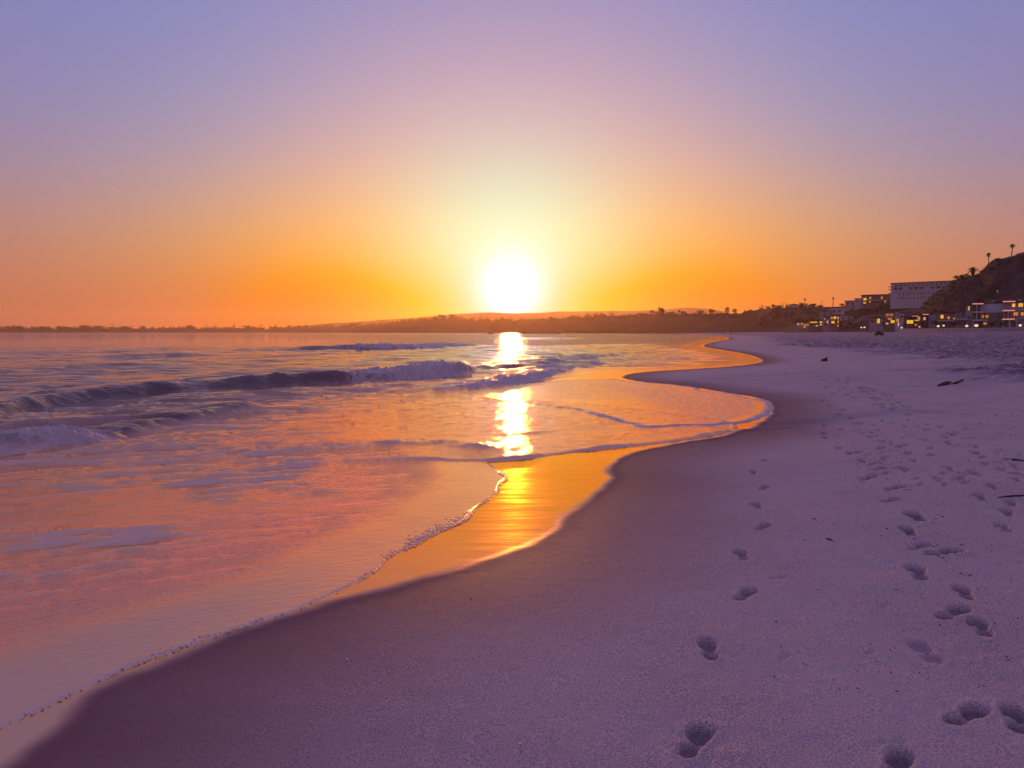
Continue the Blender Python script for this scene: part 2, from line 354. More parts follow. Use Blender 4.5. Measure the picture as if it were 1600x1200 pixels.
# ---- water
wl_px = {  # foot of each wave: picture position, height, steepness (front width), foam
    'w1': [(360, 549, 0, 2.0, 0), (450, 547, .25, 2, .1), (530, 546.5, .5, 1.6, .5), (600, 546, .55, 1.4, 1), (660, 545, .5, 1.4, 1), (700, 542.5, .3, 1.4, .9), (712, 541.5, .42, 1.4, 1), (745, 540, .25, 1.5, .8), (775, 539.5, 0, 2, 0)],
    'w2': [(-900, 900, 0, .75, 0), (-420, 770, .26, .6, 0), (-200, 700, .29, .6, 0), (-80, 672, .29, .55, 0), (0, 655, .28, .55, 0), (100, 631, .25, .55, 0), (200, 619, .21, .6, 0), (330, 610, .25, .65, 0), (420, 605, .36, .6, 0), (480, 601, .46, .5, 0.05), (520, 600, .48, .42, .12),
           (556, 598.5, .40, .5, .6), (580, 597, .38, .6, .9), (660, 592, .42, .7, .95), (715, 586, .42, .7, .95), (740, 582, .36, .7, .7), (770, 578, .28, .8, .2), (800, 576, .22, .9, .1), (850, 574, .2, 1, .4), (880, 570, .24, 1, .6), (960, 557, .2, 1.2, .6), (1010, 552, .1, 1.4, .3), (1060, 547, 0, 1.4, 0)],
    'w3': [(-900, 930, 0, .6, 0), (-420, 800, .14, .6, .6), (-250, 765, .16, .6, .8), (-100, 728, .18, .6, .65), (0, 713, .19, .6, .65), (60, 704, .2, .55, .75), (130, 694, .22, .5, 1), (185, 687, .18, .5, .9), (210, 677, .1, .5, .35), (260, 663, .12, .4, .05), (330, 652, .14, .4, 0), (400, 642, .12, .5, 0), (445, 634, 0, .7, 0)],
    'w4': [(680, 615, 0, .6, 0), (705, 612, .06, .6, .4), (730, 608, .13, .5, .8), (780, 604, .18, .5, .95), (830, 599, .2, .5, 1), (850, 591, .2, .5, .9), (872, 583, .16, .6, .8), (910, 574, .13, .7, .7), (950, 567, .1, .8, .6), (1000, 558, .07, 1, .4), (1045, 551, 0, 1.2, 0)],
    'w5': [(300, 707, 0, .35, 0), (340, 705, .045, .35, .3), (400, 708, .06, .35, .5), (470, 706, .05, .35, .35), (540, 701, .045, .4, .3), (600, 698, .05, .4, .35), (660, 698, .05, .4, .4), (720, 704, .045, .4, .35), (775, 711, .03, .4, .3), (800, 712, 0, .4, .1)],
    'w6': [(870, 529.5, 0, 6, 0), (885, 529, .4, 5, .7), (905, 528.8, .6, 5, .9), (918, 528.6, .5, 4, .6), (922, 528.5, 0, 4, 0)],
    'w7': [(140, 560, 0, 2.5, 0), (190, 559, .16, 2, 0), (230, 558, .18, 2, 0), (300, 556.5, .14, 2, 0), (360, 556, 0, 2, 0)],
    'w8': [(-100, 590, .1, 1.5, 0), (60, 583, .12, 1.6, 0), (140, 575, .16, 1.6, 0), (250, 571, .16, 1.6, 0), (330, 569, .08, 2, 0), (400, 567, 0, 2, 0)],
    'w9': [(1010, 541, 0, 3, 0), (1030, 539.5, .22, 3, .5), (1060, 536, .22, 4, .4), (1090, 533, 0, 4, 0)],
}
foam = np.zeros(Z.shape); H = np.zeros(Z.shape)
lump = fbm(GX * 4.2, GY * 4.2, 4, 91); lump2 = fbm(GX * 1.3, GY * 1.3, 3, 95); lump3 = fbm(GX * 11, GY * 11, 2, 97)
for k, pix in wl_px.items():
    L = ground_line(pix)
    def wf(X, Y, L=L):
        d, a = field(X, Y, L); return [d, a[0], a[1], a[2]]
    d, am, wd, fo = up_sample(wf, 3)
    d = d + (fbm(GX * .9, GY * .9, 3, 100) - .5) * .5 * np.clip(RR / 30, .25, 2) + ((fbm(GX * 5, GY * 5, 3, 101) - .5) * .22 * np.clip(RR / 18, .5, 1.5) * sst(.2, .5, fo))
    q = d / wd; wb = {'w5': 1.6, 'w3': 3.0, 'w4': 4.0}.get(k, 4.5)
    broken = sst(.35, .8, fo)
    prof = np.where(q < 1, sst(0, 1, q) ** (1.25 - .55 * broken), .5 + .5 * np.cos(np.pi * np.clip((q - 1) / wb, 0, 1)))
    hh = am * prof * (.82 + .36 * lump2)
    fm = fo * (.45 + .95 * lump2) * sst(-.25, .12, q) * (1 - sst(1.6 + 1.6 * broken, 3.4 + 1.5 * broken, q))
    hh += am * fm * broken * ((lump - .5) * .75 + (lump3 - .5) * .5)
    hh += -am * .03 * np.exp(-((q + .5) / .5) ** 2)
    hh = hh * (.35 + 1.3 * lump) if k == 'w5' else hh
    H = H + hh; foam = np.maximum(foam, fm * sst(0, .05, am) * (1 if k != 'w5' else .6))
# open-water chop: crests run along the shore
chop = np.zeros(Z.shape); open_ = sst(-.2, 5, d4)
sp = RR * np.radians(.072) * 1.0; spr = np.gradient(rs)[:, None] * np.ones((1, NA))
for k in range(34):
    lam = .28 * (26 ** (k / 33.0)); a = R(-66 + prng.gauss(0, 17)); kx, ky = math.cos(a), math.sin(a)
    amp = .0036 * lam ** .62
    lod = sst(2.5, 5, lam / (spr * abs(ky) + sp * abs(kx) + 1e-6))
    amp *= 1.0 + (0 if lam > 1.6 else .5)
    inner = 1.0 if lam < .75 else .10
    ph = 2 * np.pi / lam * (GX * kx + GY * ky) + prng.uniform(0, 6.28) + 1.8 * fbm(GX / lam / 3, GY / lam / 3, 1, 400 + k)
    wv = np.sin(ph) if lam > 1.2 else 1.5 * ((1 - np.abs(np.sin(ph / 2))) ** 1.5 - .28) * (.3 + 1.5 * sst(.4, .65, vnoise(GX / lam / 2.5 + 40 * k, GY / lam, 450 + k)))
    chop += (open_ + (1 - open_) * inner) * amp * lod * wv
open_ = sst(-.2, 5, d4); film = sst(0, 1.5, dW)
calm = np.clip(.08 + .92 * open_ + .75 * sst(1.3, 3.0, d1) * (.2 + 1.3 * sst(.35, .6, fbm(GX * .5 + 3, GY * 1.1, 3, 281))) + .12 * sst(.1, .6, d2), 0, 1)
chop *= calm * film * (.55 + .9 * fbm(GX * .35, GY * .35, 2, 201)) * 2.0
d2n = d2 + (fbm(GX * 5, GY * 5, 3, 251) - .5) * .16; d3n = d3 + (fbm(GX * 4, GY * 4, 3, 252) - .5) * .2
step2 = .034 * (.25 + 1.3 * fbm(GX * 1.4, GY * 1.4, 3, 253)) * sst(0, .14, d2n) * sst(-4.5, -1.0, GX + .0 * GY) * (GY < 19) + .02 * sst(0, .12, d3n)
thick = .004 * sst(0, .05, dW) + .014 * sst(.02, .8, dW)
level = np.maximum(SAND, -.035)
WZ = level + thick + step2 + H * sst(0, .4, dW) + chop
WZ = np.where(dW < 0, SAND - .02, WZ)
# thin lace of bubbles along the leading edges
edge = np.zeros(Z.shape)
for dd, a, w in ((d2n, .8, .07), (d3n, .95, .16)):
    edge = np.maximum(edge, a * np.exp(-(np.maximum(dd, 0) / (w * np.clip(RR / 10, .6, 3))) ** 2) * (dd > -.02) * sst(-.5, 2.5, GX))
edge = np.maximum(edge, .5 * np.exp(-(np.maximum(d4, 0) / .5) ** 2) * (RR > 20))
lace = .56 * sst(.5, 5, GX + .12 * (GY - 12)) * np.maximum(sst(0, .5, d2), sst(0, .5, d3)) * sst(40, 25, RR)
speck = .34 * sst(.5, 1.0, d1) * (1 - sst(2.0, 3.4, d1)) * (.55 + .8 * fbm(GX * .8, GY * .8, 2, 291)) * (RR < 14)
lace1 = .62 * np.exp(-(np.maximum(d1, 0) / (.03 + .22 * np.clip(fbm(GX * 1.1, GY * 1.1, 3, 271) - .45, 0, 1))) ** 2) * (d1 > -.02) * (GY < 10.3) * (RR < 14)
foam = np.clip(np.maximum(np.maximum(foam, np.maximum(lace1, speck)), np.maximum(edge, lace)), 0, 1)
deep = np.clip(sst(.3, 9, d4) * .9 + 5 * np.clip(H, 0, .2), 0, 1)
churn = np.clip(.15 + .65 * open_ + .2 * sst(0, .3, d2) + .55 * sst(.6, 1.3, d1) * (1.2 - .6 * sst(1.8, 2.8, d1)) * (.5 + fbm(GX * .9, GY * .9, 2, 231)), 0, 1)

def cut(keep):
    """quads of the lattice with any kept corner, compacted"""
    k = keep[:-1, :-1] | keep[1:, :-1] | keep[:-1, 1:] | keep[1:, 1:]
    i, j = np.nonzero(k); a = i * NA + j; Q = np.stack([a, a + NA, a + NA + 1, a + 1], 1)
    u, inv = np.unique(Q, return_inverse=True); return u, inv.reshape(Q.shape)
ov = np.maximum(1.0, .02 * RR)
u, Q = cut((dW < ov) & (RR < 1500))
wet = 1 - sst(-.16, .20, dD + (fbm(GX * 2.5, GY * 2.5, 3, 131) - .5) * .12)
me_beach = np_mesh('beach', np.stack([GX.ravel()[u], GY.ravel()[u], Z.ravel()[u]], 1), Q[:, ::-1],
                   {'wet': wet.ravel()[u], 'damp': damp.ravel()[u], 'hole_shade': fp_shade.ravel()[u], 'tram': tram.ravel()[u]})
u, Q = cut(dW > -.05)
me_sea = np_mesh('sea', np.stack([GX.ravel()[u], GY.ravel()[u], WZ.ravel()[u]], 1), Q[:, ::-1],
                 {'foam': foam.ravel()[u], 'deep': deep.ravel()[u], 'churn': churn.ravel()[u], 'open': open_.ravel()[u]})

# ------------------------------------------------------------------ materials
def new_mat(name):
    m = bpy.data.materials.new(name); m.use_nodes = True; nt = m.node_tree; b = nt.nodes['Principled BSDF']; return m, nt, b, Ex(nt)
def nattr(nt, name):
    n = nt.nodes.new('ShaderNodeAttribute'); n.attribute_name = name; return n.outputs['Fac']
def nnoise(nt, scale, detail=3, rough=.5, vec=None, dist=0):
    n = nt.nodes.new('ShaderNodeTexNoise'); n.inputs['Scale'].default_value = scale; n.inputs['Detail'].default_value = detail
    n.inputs['Roughness'].default_value = rough; n.inputs['Distortion'].default_value = dist
    if vec is not None: nt.links.new(vec, n.inputs['Vector'])
    return n.outputs['Fac']
def npos(nt, scale=(1, 1, 1), rot=0.0, kind='POINT'):
    g = nt.nodes.new('ShaderNodeNewGeometry'); mp = nt.nodes.new('ShaderNodeMapping'); mp.vector_type = kind; mp.inputs['Scale'].default_value = scale
    mp.inputs['Rotation'].default_value = (0, 0, rot); nt.links.new(g.outputs['Position'], mp.inputs['Vector']); return mp.outputs[0]
def nmix(nt, fac, a, b):
    n = nt.nodes.new('ShaderNodeMix'); n.data_type = 'RGBA'
    if isinstance(fac, (int, float)): n.inputs[0].default_value = fac
    else: nt.links.new(fac, n.inputs[0])
    for s, v in ((n.inputs[6], a), (n.inputs[7], b)):
        if isinstance(v, (tuple, list)): s.default_value = (*v[:3], 1)
        else: nt.links.new(v, s)
    return n.outputs[2]
def nramp(nt, v, a, b, lo=0.0, hi=1.0):
    n = nt.nodes.new('ShaderNodeMapRange'); n.interpolation_type = 'SMOOTHSTEP'
    n.inputs['From Min'].default_value = a; n.inputs['From Max'].default_value = b; n.inputs['To Min'].default_value = lo; n.inputs['To Max'].default_value = hi
    nt.links.new(v, n.inputs['Value']); return n.outputs[0]
def nbump(nt, h, strength, dist, prev=None):
    n = nt.nodes.new('ShaderNodeBump'); n.inputs['Distance'].default_value = dist
    if isinstance(strength, (int, float)): n.inputs['Strength'].default_value = strength
    else: nt.links.new(strength, n.inputs['Strength'])
    nt.links.new(h, n.inputs['Height'])
    if prev is not None: nt.links.new(prev, n.inputs['Normal'])
    return n.outputs[0]
def plain(name, col, rough=.8, var=.25, scale=3.0, spec=.3, emit=None, estr=0.0):
    m, nt, b, e = new_mat(name)
    n = nnoise(nt, scale, 4, .6, npos(nt)); c = nmix(nt, n, [v * (1 - var) for v in col], [min(1, v * (1 + var)) for v in col])
    nt.links.new(c, b.inputs['Base Color']); b.inputs['Roughness'].default_value = rough; b.inputs['Specular IOR Level'].default_value = spec
    if emit: b.inputs['Emission Color'].default_value = (*emit, 1); b.inputs['Emission Strength'].default_value = estr
    return m

# sand: pale and rough when dry, darker when damp, a mirror film where the water has just drained
m, nt, b, e = new_mat('sand'); M_SAND = m
wet_, damp_, tram_ = nattr(nt, 'wet'), nattr(nt, 'damp'), nattr(nt, 'tram')
pos = npos(nt)
g1 = nnoise(nt, 120, 4, .8, pos); g2 = nnoise(nt, 7, 5, .6, pos); g3 = nnoise(nt, 90, 3, .6, pos); g4 = nnoise(nt, .9, 3, .5, pos)
c = nmix(nt, nramp(nt, g1, .36, .66), (.19, .132, .156), (.69, .52, .575))
c = nmix(nt, nramp(nt, g2, .35, .7, 0, .35), c, (.34, .27, .31))
c = nmix(nt, nramp(nt, g4, .35, .7, 0, .25), c, (.52, .43, .48))
c = nmix(nt, e.m('MULTIPLY', tram_, nramp(nt, nnoise(nt, 1.7, 5, .7, npos(nt, (.6, 1.6, 1), .3)), .42, .6)), c, (.17, .12, .19))  # dark mottling painted in for the shade of the trampled hollows
c = nmix(nt, e.m('MULTIPLY', nattr(nt, 'hole_shade'), .85), c, (.10, .07, .10))  # shade inside the footprints, put into the sand colour
c = nmix(nt, e.m('MULTIPLY', damp_, .92), c, (.185, .082, .10))
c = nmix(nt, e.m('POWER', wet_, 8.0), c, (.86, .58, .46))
nt.links.new(c, b.inputs['Base Color'])
rg = e.m('SUBTRACT', .85, e.m('MULTIPLY', damp_, .22))
st = nnoise(nt, 1.0, 4, .6, npos(nt, (1.2, 9, 1), .25)); 
wr = e.m('ADD', .10, e.m('MULTIPLY', nramp(nt, st, .35, .7), .08))
mixr = nt.nodes.new('ShaderNodeMix'); nt.links.new(e.m('POWER', wet_, 3.0), mixr.inputs[0]); nt.links.new(rg, mixr.inputs[2]); nt.links.new(wr, mixr.inputs[3])
nt.links.new(mixr.outputs[0], b.inputs['Roughness'])
b.inputs['IOR'].default_value = 1.5
b.inputs['Specular Tint'].default_value = (1, .47, .06, 1)
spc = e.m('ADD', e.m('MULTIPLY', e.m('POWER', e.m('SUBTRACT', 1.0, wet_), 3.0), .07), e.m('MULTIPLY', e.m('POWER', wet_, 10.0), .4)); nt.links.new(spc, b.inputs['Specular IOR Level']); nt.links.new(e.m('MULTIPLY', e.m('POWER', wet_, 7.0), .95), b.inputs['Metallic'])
dryf = e.m('SUBTRACT', 1.0, wet_)
nb = nbump(nt, g1, e.m('MULTIPLY', dryf, .5), .004)
nb = nbump(nt, g3, e.m('MULTIPLY', dryf, .4), .006, nb)
nb = nbump(nt, g2, e.m('MULTIPLY', dryf, .3), .02, nb)
nb = nbump(nt, nnoise(nt, 2.2, 5, .65, pos), e.m('MULTIPLY', tram_, 1.0), .4, nb)
nb = nbump(nt, st, e.m('MULTIPLY', wet_, .10), .02, nb)
nt.links.new(nb, b.inputs['Normal'])

# sea water with foam
m, nt, b, e = new_mat('sea_water'); M_SEA = m
fo_, de_, ch_, op_ = nattr(nt, 'foam'), nattr(nt, 'deep'), nattr(nt, 'churn'), nattr(nt, 'open')
pos = npos(nt); pst = npos(nt, (2.4, 1.0, 1.0), R(22), 'TEXTURE')
r1 = nnoise(nt, 16, 4, .62, pst); r2 = nnoise(nt, 46, 2, .5, pst); r3 = nnoise(nt, 3.2, 3, .5, pst); r4 = nnoise(nt, .55, 3, .55, pst)
fn = nnoise(nt, 9, 5, .65, pos); fn2 = nnoise(nt, 75, 3, .7, pos)
fbrk = e.m('ADD', fo_, e.m('MULTIPLY', e.m('SUBTRACT', e.m('ADD', e.m('MULTIPLY', fn, .45), e.m('MULTIPLY', fn2, .55)), .5), 1.8))
ff = e.m('MULTIPLY', nramp(nt, fbrk, .45, .85), nramp(nt, fo_, .02, .2))
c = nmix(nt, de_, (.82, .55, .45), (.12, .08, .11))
c = nmix(nt, ff, c, (.62, .51, .58))
nt.links.new(c, b.inputs['Base Color'])
rough = e.m('ADD', e.m('MULTIPLY', ff, .55), .045); nt.links.new(rough, b.inputs['Roughness'])
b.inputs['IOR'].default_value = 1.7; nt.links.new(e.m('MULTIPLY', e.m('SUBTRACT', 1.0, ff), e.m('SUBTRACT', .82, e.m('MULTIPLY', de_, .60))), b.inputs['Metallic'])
b.inputs['Specular Tint'].default_value = (1, .57, .26, 1)
nb = nbump(nt, r2, e.m('MULTIPLY', ch_, .9), .014)
nb = nbump(nt, r1, e.m('MULTIPLY', ch_, .75), .032, nb)
nb = nbump(nt, r3, e.m('MULTIPLY', op_, .85), .16, nb)
nb = nbump(nt, r4, e.m('MULTIPLY', op_, .75), .5, nb)
nb = nbump(nt, fn, e.m('MULTIPLY', ff, .9), .10, nb)
nb = nbump(nt, fn2, e.m('MULTIPLY', ff, .8), .02, nb)
nt.links.new(nb, b.inputs['Normal'])

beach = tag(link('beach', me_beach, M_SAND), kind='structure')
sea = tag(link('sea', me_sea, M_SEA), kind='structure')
# ------------------------------------------------------------------ the air
HX = 5300.0
mh = bpy.data.materials.new('haze'); mh.use_nodes = True; nt = mh.node_tree; nt.nodes.clear()
pv = nt.nodes.new('ShaderNodeVolumePrincipled'); mo = nt.nodes.new('ShaderNodeOutputMaterial'); nt.links.new(pv.outputs[0], mo.inputs['Volume'])
pv.inputs['Color'].default_value = (.97, .66, .46, 1); pv.inputs['Density'].default_value = HAZE; pv.inputs['Anisotropy'].default_value = .72
tag(MB().box(-HX, HX, -120, HX, -2.0, 135).build('haze', mh), kind='stuff')

# ------------------------------------------------------------------ hills and headlands
m, nt, b, e = new_mat('hillside'); M_HILL = m
n1 = nnoise(nt, .16, 5, .65, npos(nt)); n2 = nnoise(nt, 1.1, 4, .6, npos(nt))
c = nmix(nt, nramp(nt, n1, .35, .65), (.028, .019, .024), (.075, .05, .058)); c = nmix(nt, nramp(nt, n2, .4, .7, 0, .6), c, (.022, .022, .018))
nt.links.new(c, b.inputs['Base Color']); b.inputs['Roughness'].default_value = .95; b.inputs['Specular IOR Level'].default_value = .1
nt.links.new(nbump(nt, n2, .7, .6), b.inputs['Normal'])
M_WOOD_FAR = plain('far_wooded_slope', (.045, .05, .035), .95, .4, .05, .1)

def strip(name, ridge, off, zb, mat, step=4.0, amp=.12, rows=14, seed=1, back=1.12):
    rg = np.array(ridge, float); o = np.argsort(rg[:, 0]); rg = rg[o]
    X = np.arange(rg[0, 0], rg[-1, 0] + .1, step); PY = np.interp(X, rg[:, 0], rg[:, 1]); D = np.interp(X, rg[:, 0], rg[:, 2])
    PY = PY + (fbm(X * .05, X * 0 + seed, 3, seed) - .5) * 2.0
    n = len(X); V = []; ts = list(np.linspace(0, 1, rows)) + [1.04, 1.12, 1.3]
    a_, b_, c_ = ray(X, PY); TX = a_ * D / b_; TY = D; TZ = CAM_Z + c_ * D / b_; of = off(D) if callable(off) else off
    for t in ts:
        k0 = (D - of) / D; q = k0 + (1 - k0) * min(t, 1) + (max(t, 1) - 1) * (1 - k0) * 2.5
        if t <= 1: zz = zb + (TZ - zb) * (t ** .8 * .55 + .45 * (t * t * (3 - 2 * t)))
        else: zz = TZ - (TZ - zb) * min(1, (t - 1) / .3) ** 1.3
        nz = fbm(TX * .05 + seed * 9, t * 3.2 + TY * .01, 4, seed) - .5; gl = vnoise(TX * .05 + t * .4, t * 1.5 + TX * 0 + seed, seed) - .5
        zz = zz + (TZ - zb) * amp * (nz * 1.5 + gl) * (4 * t * (1 - t) if t <= 1 else 0)
        V += list(zip((TX * q).tolist(), (TY * q).tolist(), zz.tolist()))
    Q = [(r * n + i, r * n + i + 1, (r + 1) * n + i + 1, (r + 1) * n + i) for r in range(len(ts) - 1) for i in range(n - 1)]
    me = bpy.data.meshes.new(name); me.from_pydata(V, [], Q); me.polygons.foreach_set('use_smooth', [True] * len(Q)); me.update()
    o = link(name, me, mat); tag(o, kind='structure'); return o, X, PY, D

R_HILL = [(1440, 474, 330), (1470, 452, 318), (1486, 441, 312), (1500, 434.5, 306), (1518, 431, 302), (1532, 427, 300), (1540, 417, 298), (1548, 408.5, 296), (1557, 403.5, 294), (1566, 404.5, 292), (1582, 400.5, 288),
          (1600, 393.5, 284), (1640, 380, 280), (1720, 362, 276), (1850, 345, 270)]
R_BLUFF = [(-500, 517, 4000), (-200, 516.5, 3700), (0, 516, 3500), (200, 515.5, 3300), (400, 515, 2900), (500, 513, 2700), (600, 508, 2400), (640, 502, 2250), (690, 497, 2100), (705, 497, 2080), (750, 501, 2000), (800, 502.5, 1900), (830, 501.5, 1800),
           (870, 498, 1650), (900, 496.5, 1550), (930, 494, 1450), (960, 493, 1350), (1000, 492, 1250), (1033, 490, 1150), (1060, 490.5, 1050), (1100, 490, 950), (1150, 490.5, 820), (1180, 485, 760), (1200, 481, 700), (1250, 480.5, 610),
           (1300, 479, 540), (1322, 478, 500), (1348, 476, 470), (1396, 475, 440), (1450, 474, 420), (1520, 474, 400)]
R_FAR = [(400, 517, 4300), (430, 513, 4300), (500, 506, 4300), (560, 502.5, 4300), (620, 498.5, 4300), (700, 492, 4300), (760, 488.5, 4300), (800, 489.5, 4300), (850, 488, 4300), (900, 486.5, 4300), (940, 486, 4300), (1000, 485, 4300),
         (1050, 482.5, 4300), (1075, 480, 4300), (1100, 481.5, 4300), (1130, 487, 4300), (1180, 500, 4300), (1200, 517, 4300)]
strip('far_ridge', R_FAR, 500, -1.5, M_WOOD_FAR, 6, .05, 8, 5)
_, bx, by, bd = strip('headland', R_BLUFF, lambda D: .11 * D, -1.0, M_HILL, 4, .10, 12, 3)
strip('hill', R_HILL, 62, 1.2, M_HILL, 2.5, .13, 22, 8)
strip('bluff', [(1225, 514, 520), (1245, 508, 515), (1290, 503, 480), (1330, 498, 430), (1350, 492, 410), (1395, 487, 390), (1450, 480, 370), (1490, 474, 350), (1530, 470, 330)], 75, 1.0, M_HILL, 4, .12, 12, 11)

# ------------------------------------------------------------------ trees
M_LEAF = plain('dark_foliage', (.032, .034, .024), .85, .45, .8, .1)
M_SCRUB = plain('dry_scrub', (.055, .042, .044), .9, .45, .5, .1)
M_BARK = plain('bark', (.10, .075, .055), .9, .3, 2, .2)
M_PALM = plain('palm_frond', (.05, .055, .028), .7, .4, 1.5, .25)
M_THATCH = plain('dead_palm_thatch', (.12, .085, .05), .95, .3, 2, .1)
def crown_mesh(name, lobes, n, size, seed):
    rd = random.Random(seed); mb = MB()
    for _ in range(n):
        c = rd.choice(lobes); u = Vector((rd.gauss(0, 1), rd.gauss(0, 1), rd.gauss(0, 1))).normalized() * rd.random() ** .4
        p = Vector((c[0] + u.x * c[3], c[1] + u.y * c[3], c[2] + u.z * c[4])); a = Vector((rd.gauss(0, 1), rd.gauss(0, 1), rd.gauss(0, .6))).normalized(); bq = a.orthogonal().normalized()
        s = size * rd.uniform(.6, 1.4); q = a.cross(bq)
        mb.add([p - a * s, p + bq * s * .7 + q * s * .2, p + a * s, p - bq * s * .6], [(0, 1, 2, 3)])
    return mb.mesh(name)
def lobes_round(seed, n=11, w=.34, top=1.0, low=.35):
    rd = random.Random(seed); L = []
    for k in range(n):
        t = rd.random(); z = low + .1 + (top - low - .22) * t; r = w * (1 - abs(t - .4) * .8) * rd.uniform(.3, 1); g = rd.uniform(0, 6.28)
        L.append((r * math.cos(g), r * math.sin(g), z, rd.uniform(.12, .2), rd.uniform(.09, .15)))
    return L
TRUNK = MB().tube([(0, 0, -.06), (.01, 0, .25), (-.01, .01, .5), (.02, 0, .72)], [.035, .028, .02, .008], 6)
for g in (0.3, 2.2, 4.1): TRUNK.tube([(0, 0, .35), (.12 * math.cos(g), .12 * math.sin(g), .55), (.2 * math.cos(g), .2 * math.sin(g), .72)], [.016, .011, .004], 5)
ME_TRUNK = TRUNK.mesh('trunk')
CROWNS = [crown_mesh('crown', lobes_round(s), 420, .05, s) for s in (1, 2, 3)] + \
         [crown_mesh('crown', lobes_round(8, 9, .22, 1.0, .2), 380, .05, 8), crown_mesh('crown', [(0, 0, z, .26 * (1.05 - z), .07) for z in (.25, .35, .45, .55, .65, .75, .85, .93)], 420, .045, 9)]
def tree(px, ytop, ybase, wpx, D, kind, label, group='trees along the bluff'):
    B = pt(px, ybase, D); h = (ybase - ytop) / 1200 * D; w = wpx / 1200 * D
    o = empty('tree', B, random.uniform(0, 6.28)); o.scale = (w / .72, w / .72, h)
    link('trunk', ME_TRUNK, M_BARK, o); link('crown', CROWNS[kind], M_LEAF, o)
    tag(o, label, 'tree', group); return o
tree_specs = [
 (1033, 480, 492, 13, 1120, 0, 'broad rounded tree, tallest of the wood right of the pier'), (1020, 484, 493, 10, 1170, 1, 'low bushy tree just left of the tallest tree in the wood'), (1061, 481.5, 492, 6, 1030, 3, 'slim upright tree standing alone above the wood'),
 (1048, 487, 493, 10, 1080, 2, 'low tree between the tallest tree and slim upright tree'), (1095, 485, 493, 9, 940, 1, 'small rounded tree at the left of three bluff trees'), (1112, 482.5, 492, 12, 920, 0, 'dense wide tree in the middle of three bluff trees'), (1136, 479.5, 492, 8, 850, 2, 'tall round-headed tree on bluff top'),
 (1147, 482, 492, 8, 835, 1, 'round tree touching the right side of tall round-headed bluff tree'), (1164, 484, 490, 5, 800, 3, 'small thin tree between bluff trees and ridge roofs'), (1209, 475.5, 483, 9, 690, 0, 'dark bushy tree at left end of the roofed ridge'), (1229, 473.5, 482, 6, 650, 4, 'pointed dark conifer beside ridge rooftops'),
 (1216, 477, 483, 9, 680, 2, 'low tree beside the bushy tree on roofed ridge'), (1254, 473, 483, 15, 600, 0, 'wide dark tree under the short palm on ridge'), (1271, 474.5, 482, 9, 590, 1, 'feathery tree right of wide dark ridge tree'), (1283, 475.5, 482, 9, 570, 3, 'loose tree beside thin mast on ridge'),
 (1315, 474, 480, 9, 510, 2, 'low tree right of the tall lone fan palm'), (1328, 472.5, 480, 7, 500, 1, 'small tree in front of stepped pale blocks'), (1246, 501, 512, 13, 470, 0, 'dark tree at left end of the beach house row'), (1343, 498, 511, 11, 400, 1, 'dark tree between the two groups of beach houses'),
 (1353, 500, 511, 9, 380, 3, 'narrow dark tree left of yellow-windowed house'), (1497, 430, 440, 13, 305, 1, 'dense shrub-like tree on hill edge above long flat-roofed building'), (1509, 427.5, 438, 12, 303, 2, 'bushy tree between hill edge and date palm'), (1533, 421, 430, 9, 299, 3, 'small tree at right of the date palm'),
 (690, 491, 500, 15, 2080, 0, 'rounded tree clump crowning the headland left of the sun'), (708, 490.5, 500, 13, 2060, 1, 'flat-topped tree clump on headland hump left of the sun'), (641, 499, 507, 13, 2230, 2, 'tree clump at left foot of sunlit headland')]
for t in tree_specs: tree(*t)

# the far wood along the shore: one mass
def wood(name, xs, pys, ds, n, size_px, seed, lo=0.0, hi=1.0, off=.08, dens=22):
    rd = random.Random(seed); mb = MB()
    for _ in range(n):
        i = rd.uniform(0, len(xs) - 1.001); k = int(i); f = i - k; px = xs[k] * (1 - f) + xs[k + 1] * f; py = pys[k] * (1 - f) + pys[k + 1] * f; D = ds[k] * (1 - f) + ds[k + 1] * f
        t = rd.uniform(lo, hi); T = pt(px, py, D); q = 1 - off * (1 - t); s = size_px / 1200 * D * rd.uniform(.5, 1.3); zz = (T.z) * (t ** .8 * .55 + .45 * t * t * (3 - 2 * t))
        c = Vector((T.x * q, T.y * q, zz))
        tall = rd.uniform(.6, 1.5)
        for _ in range(dens):
            u = Vector((rd.gauss(0, .5), rd.gauss(0, .5), abs(rd.gauss(0, .5)) * tall)); p = c + u * s * .8; a = Vector((rd.gauss(0, 1), rd.gauss(0, .5), rd.gauss(0, .7))).normalized(); bq = a.orthogonal().normalized(); l = s * .28
            mb.add([p - a * l, p + bq * l, p + a * l * .9, p - bq * l * .7], [(0, 1, 2, 3)])
    return mb.build(name, M_SCRUB)
k = bx < 1180
tag(wood('far_wood', bx[k], by[k], bd[k], 1100, 4.2, 3, .7, 1.0, .11), 'dark far wood along the shore under the setting sun', 'wood', kind='stuff')
tag(wood('bluff_scrub', bx[~k], by[~k], bd[~k], 260, 4.5, 4, .3, 1.0, .11), 'dark scrub covering the bluff behind the beach houses', 'scrub', kind='stuff')
hx = np.array([p[0] for p in R_HILL]); hy = np.array([p[1] for p in R_HILL]); hd = np.array([p[2] for p in R_HILL])
tag(wood('hill_scrub', hx, hy, hd, 800, 3.2, 6, .05, .98, 62 / 300, 14), 'low dark scrub on the steep hillside', 'scrub', kind='stuff')
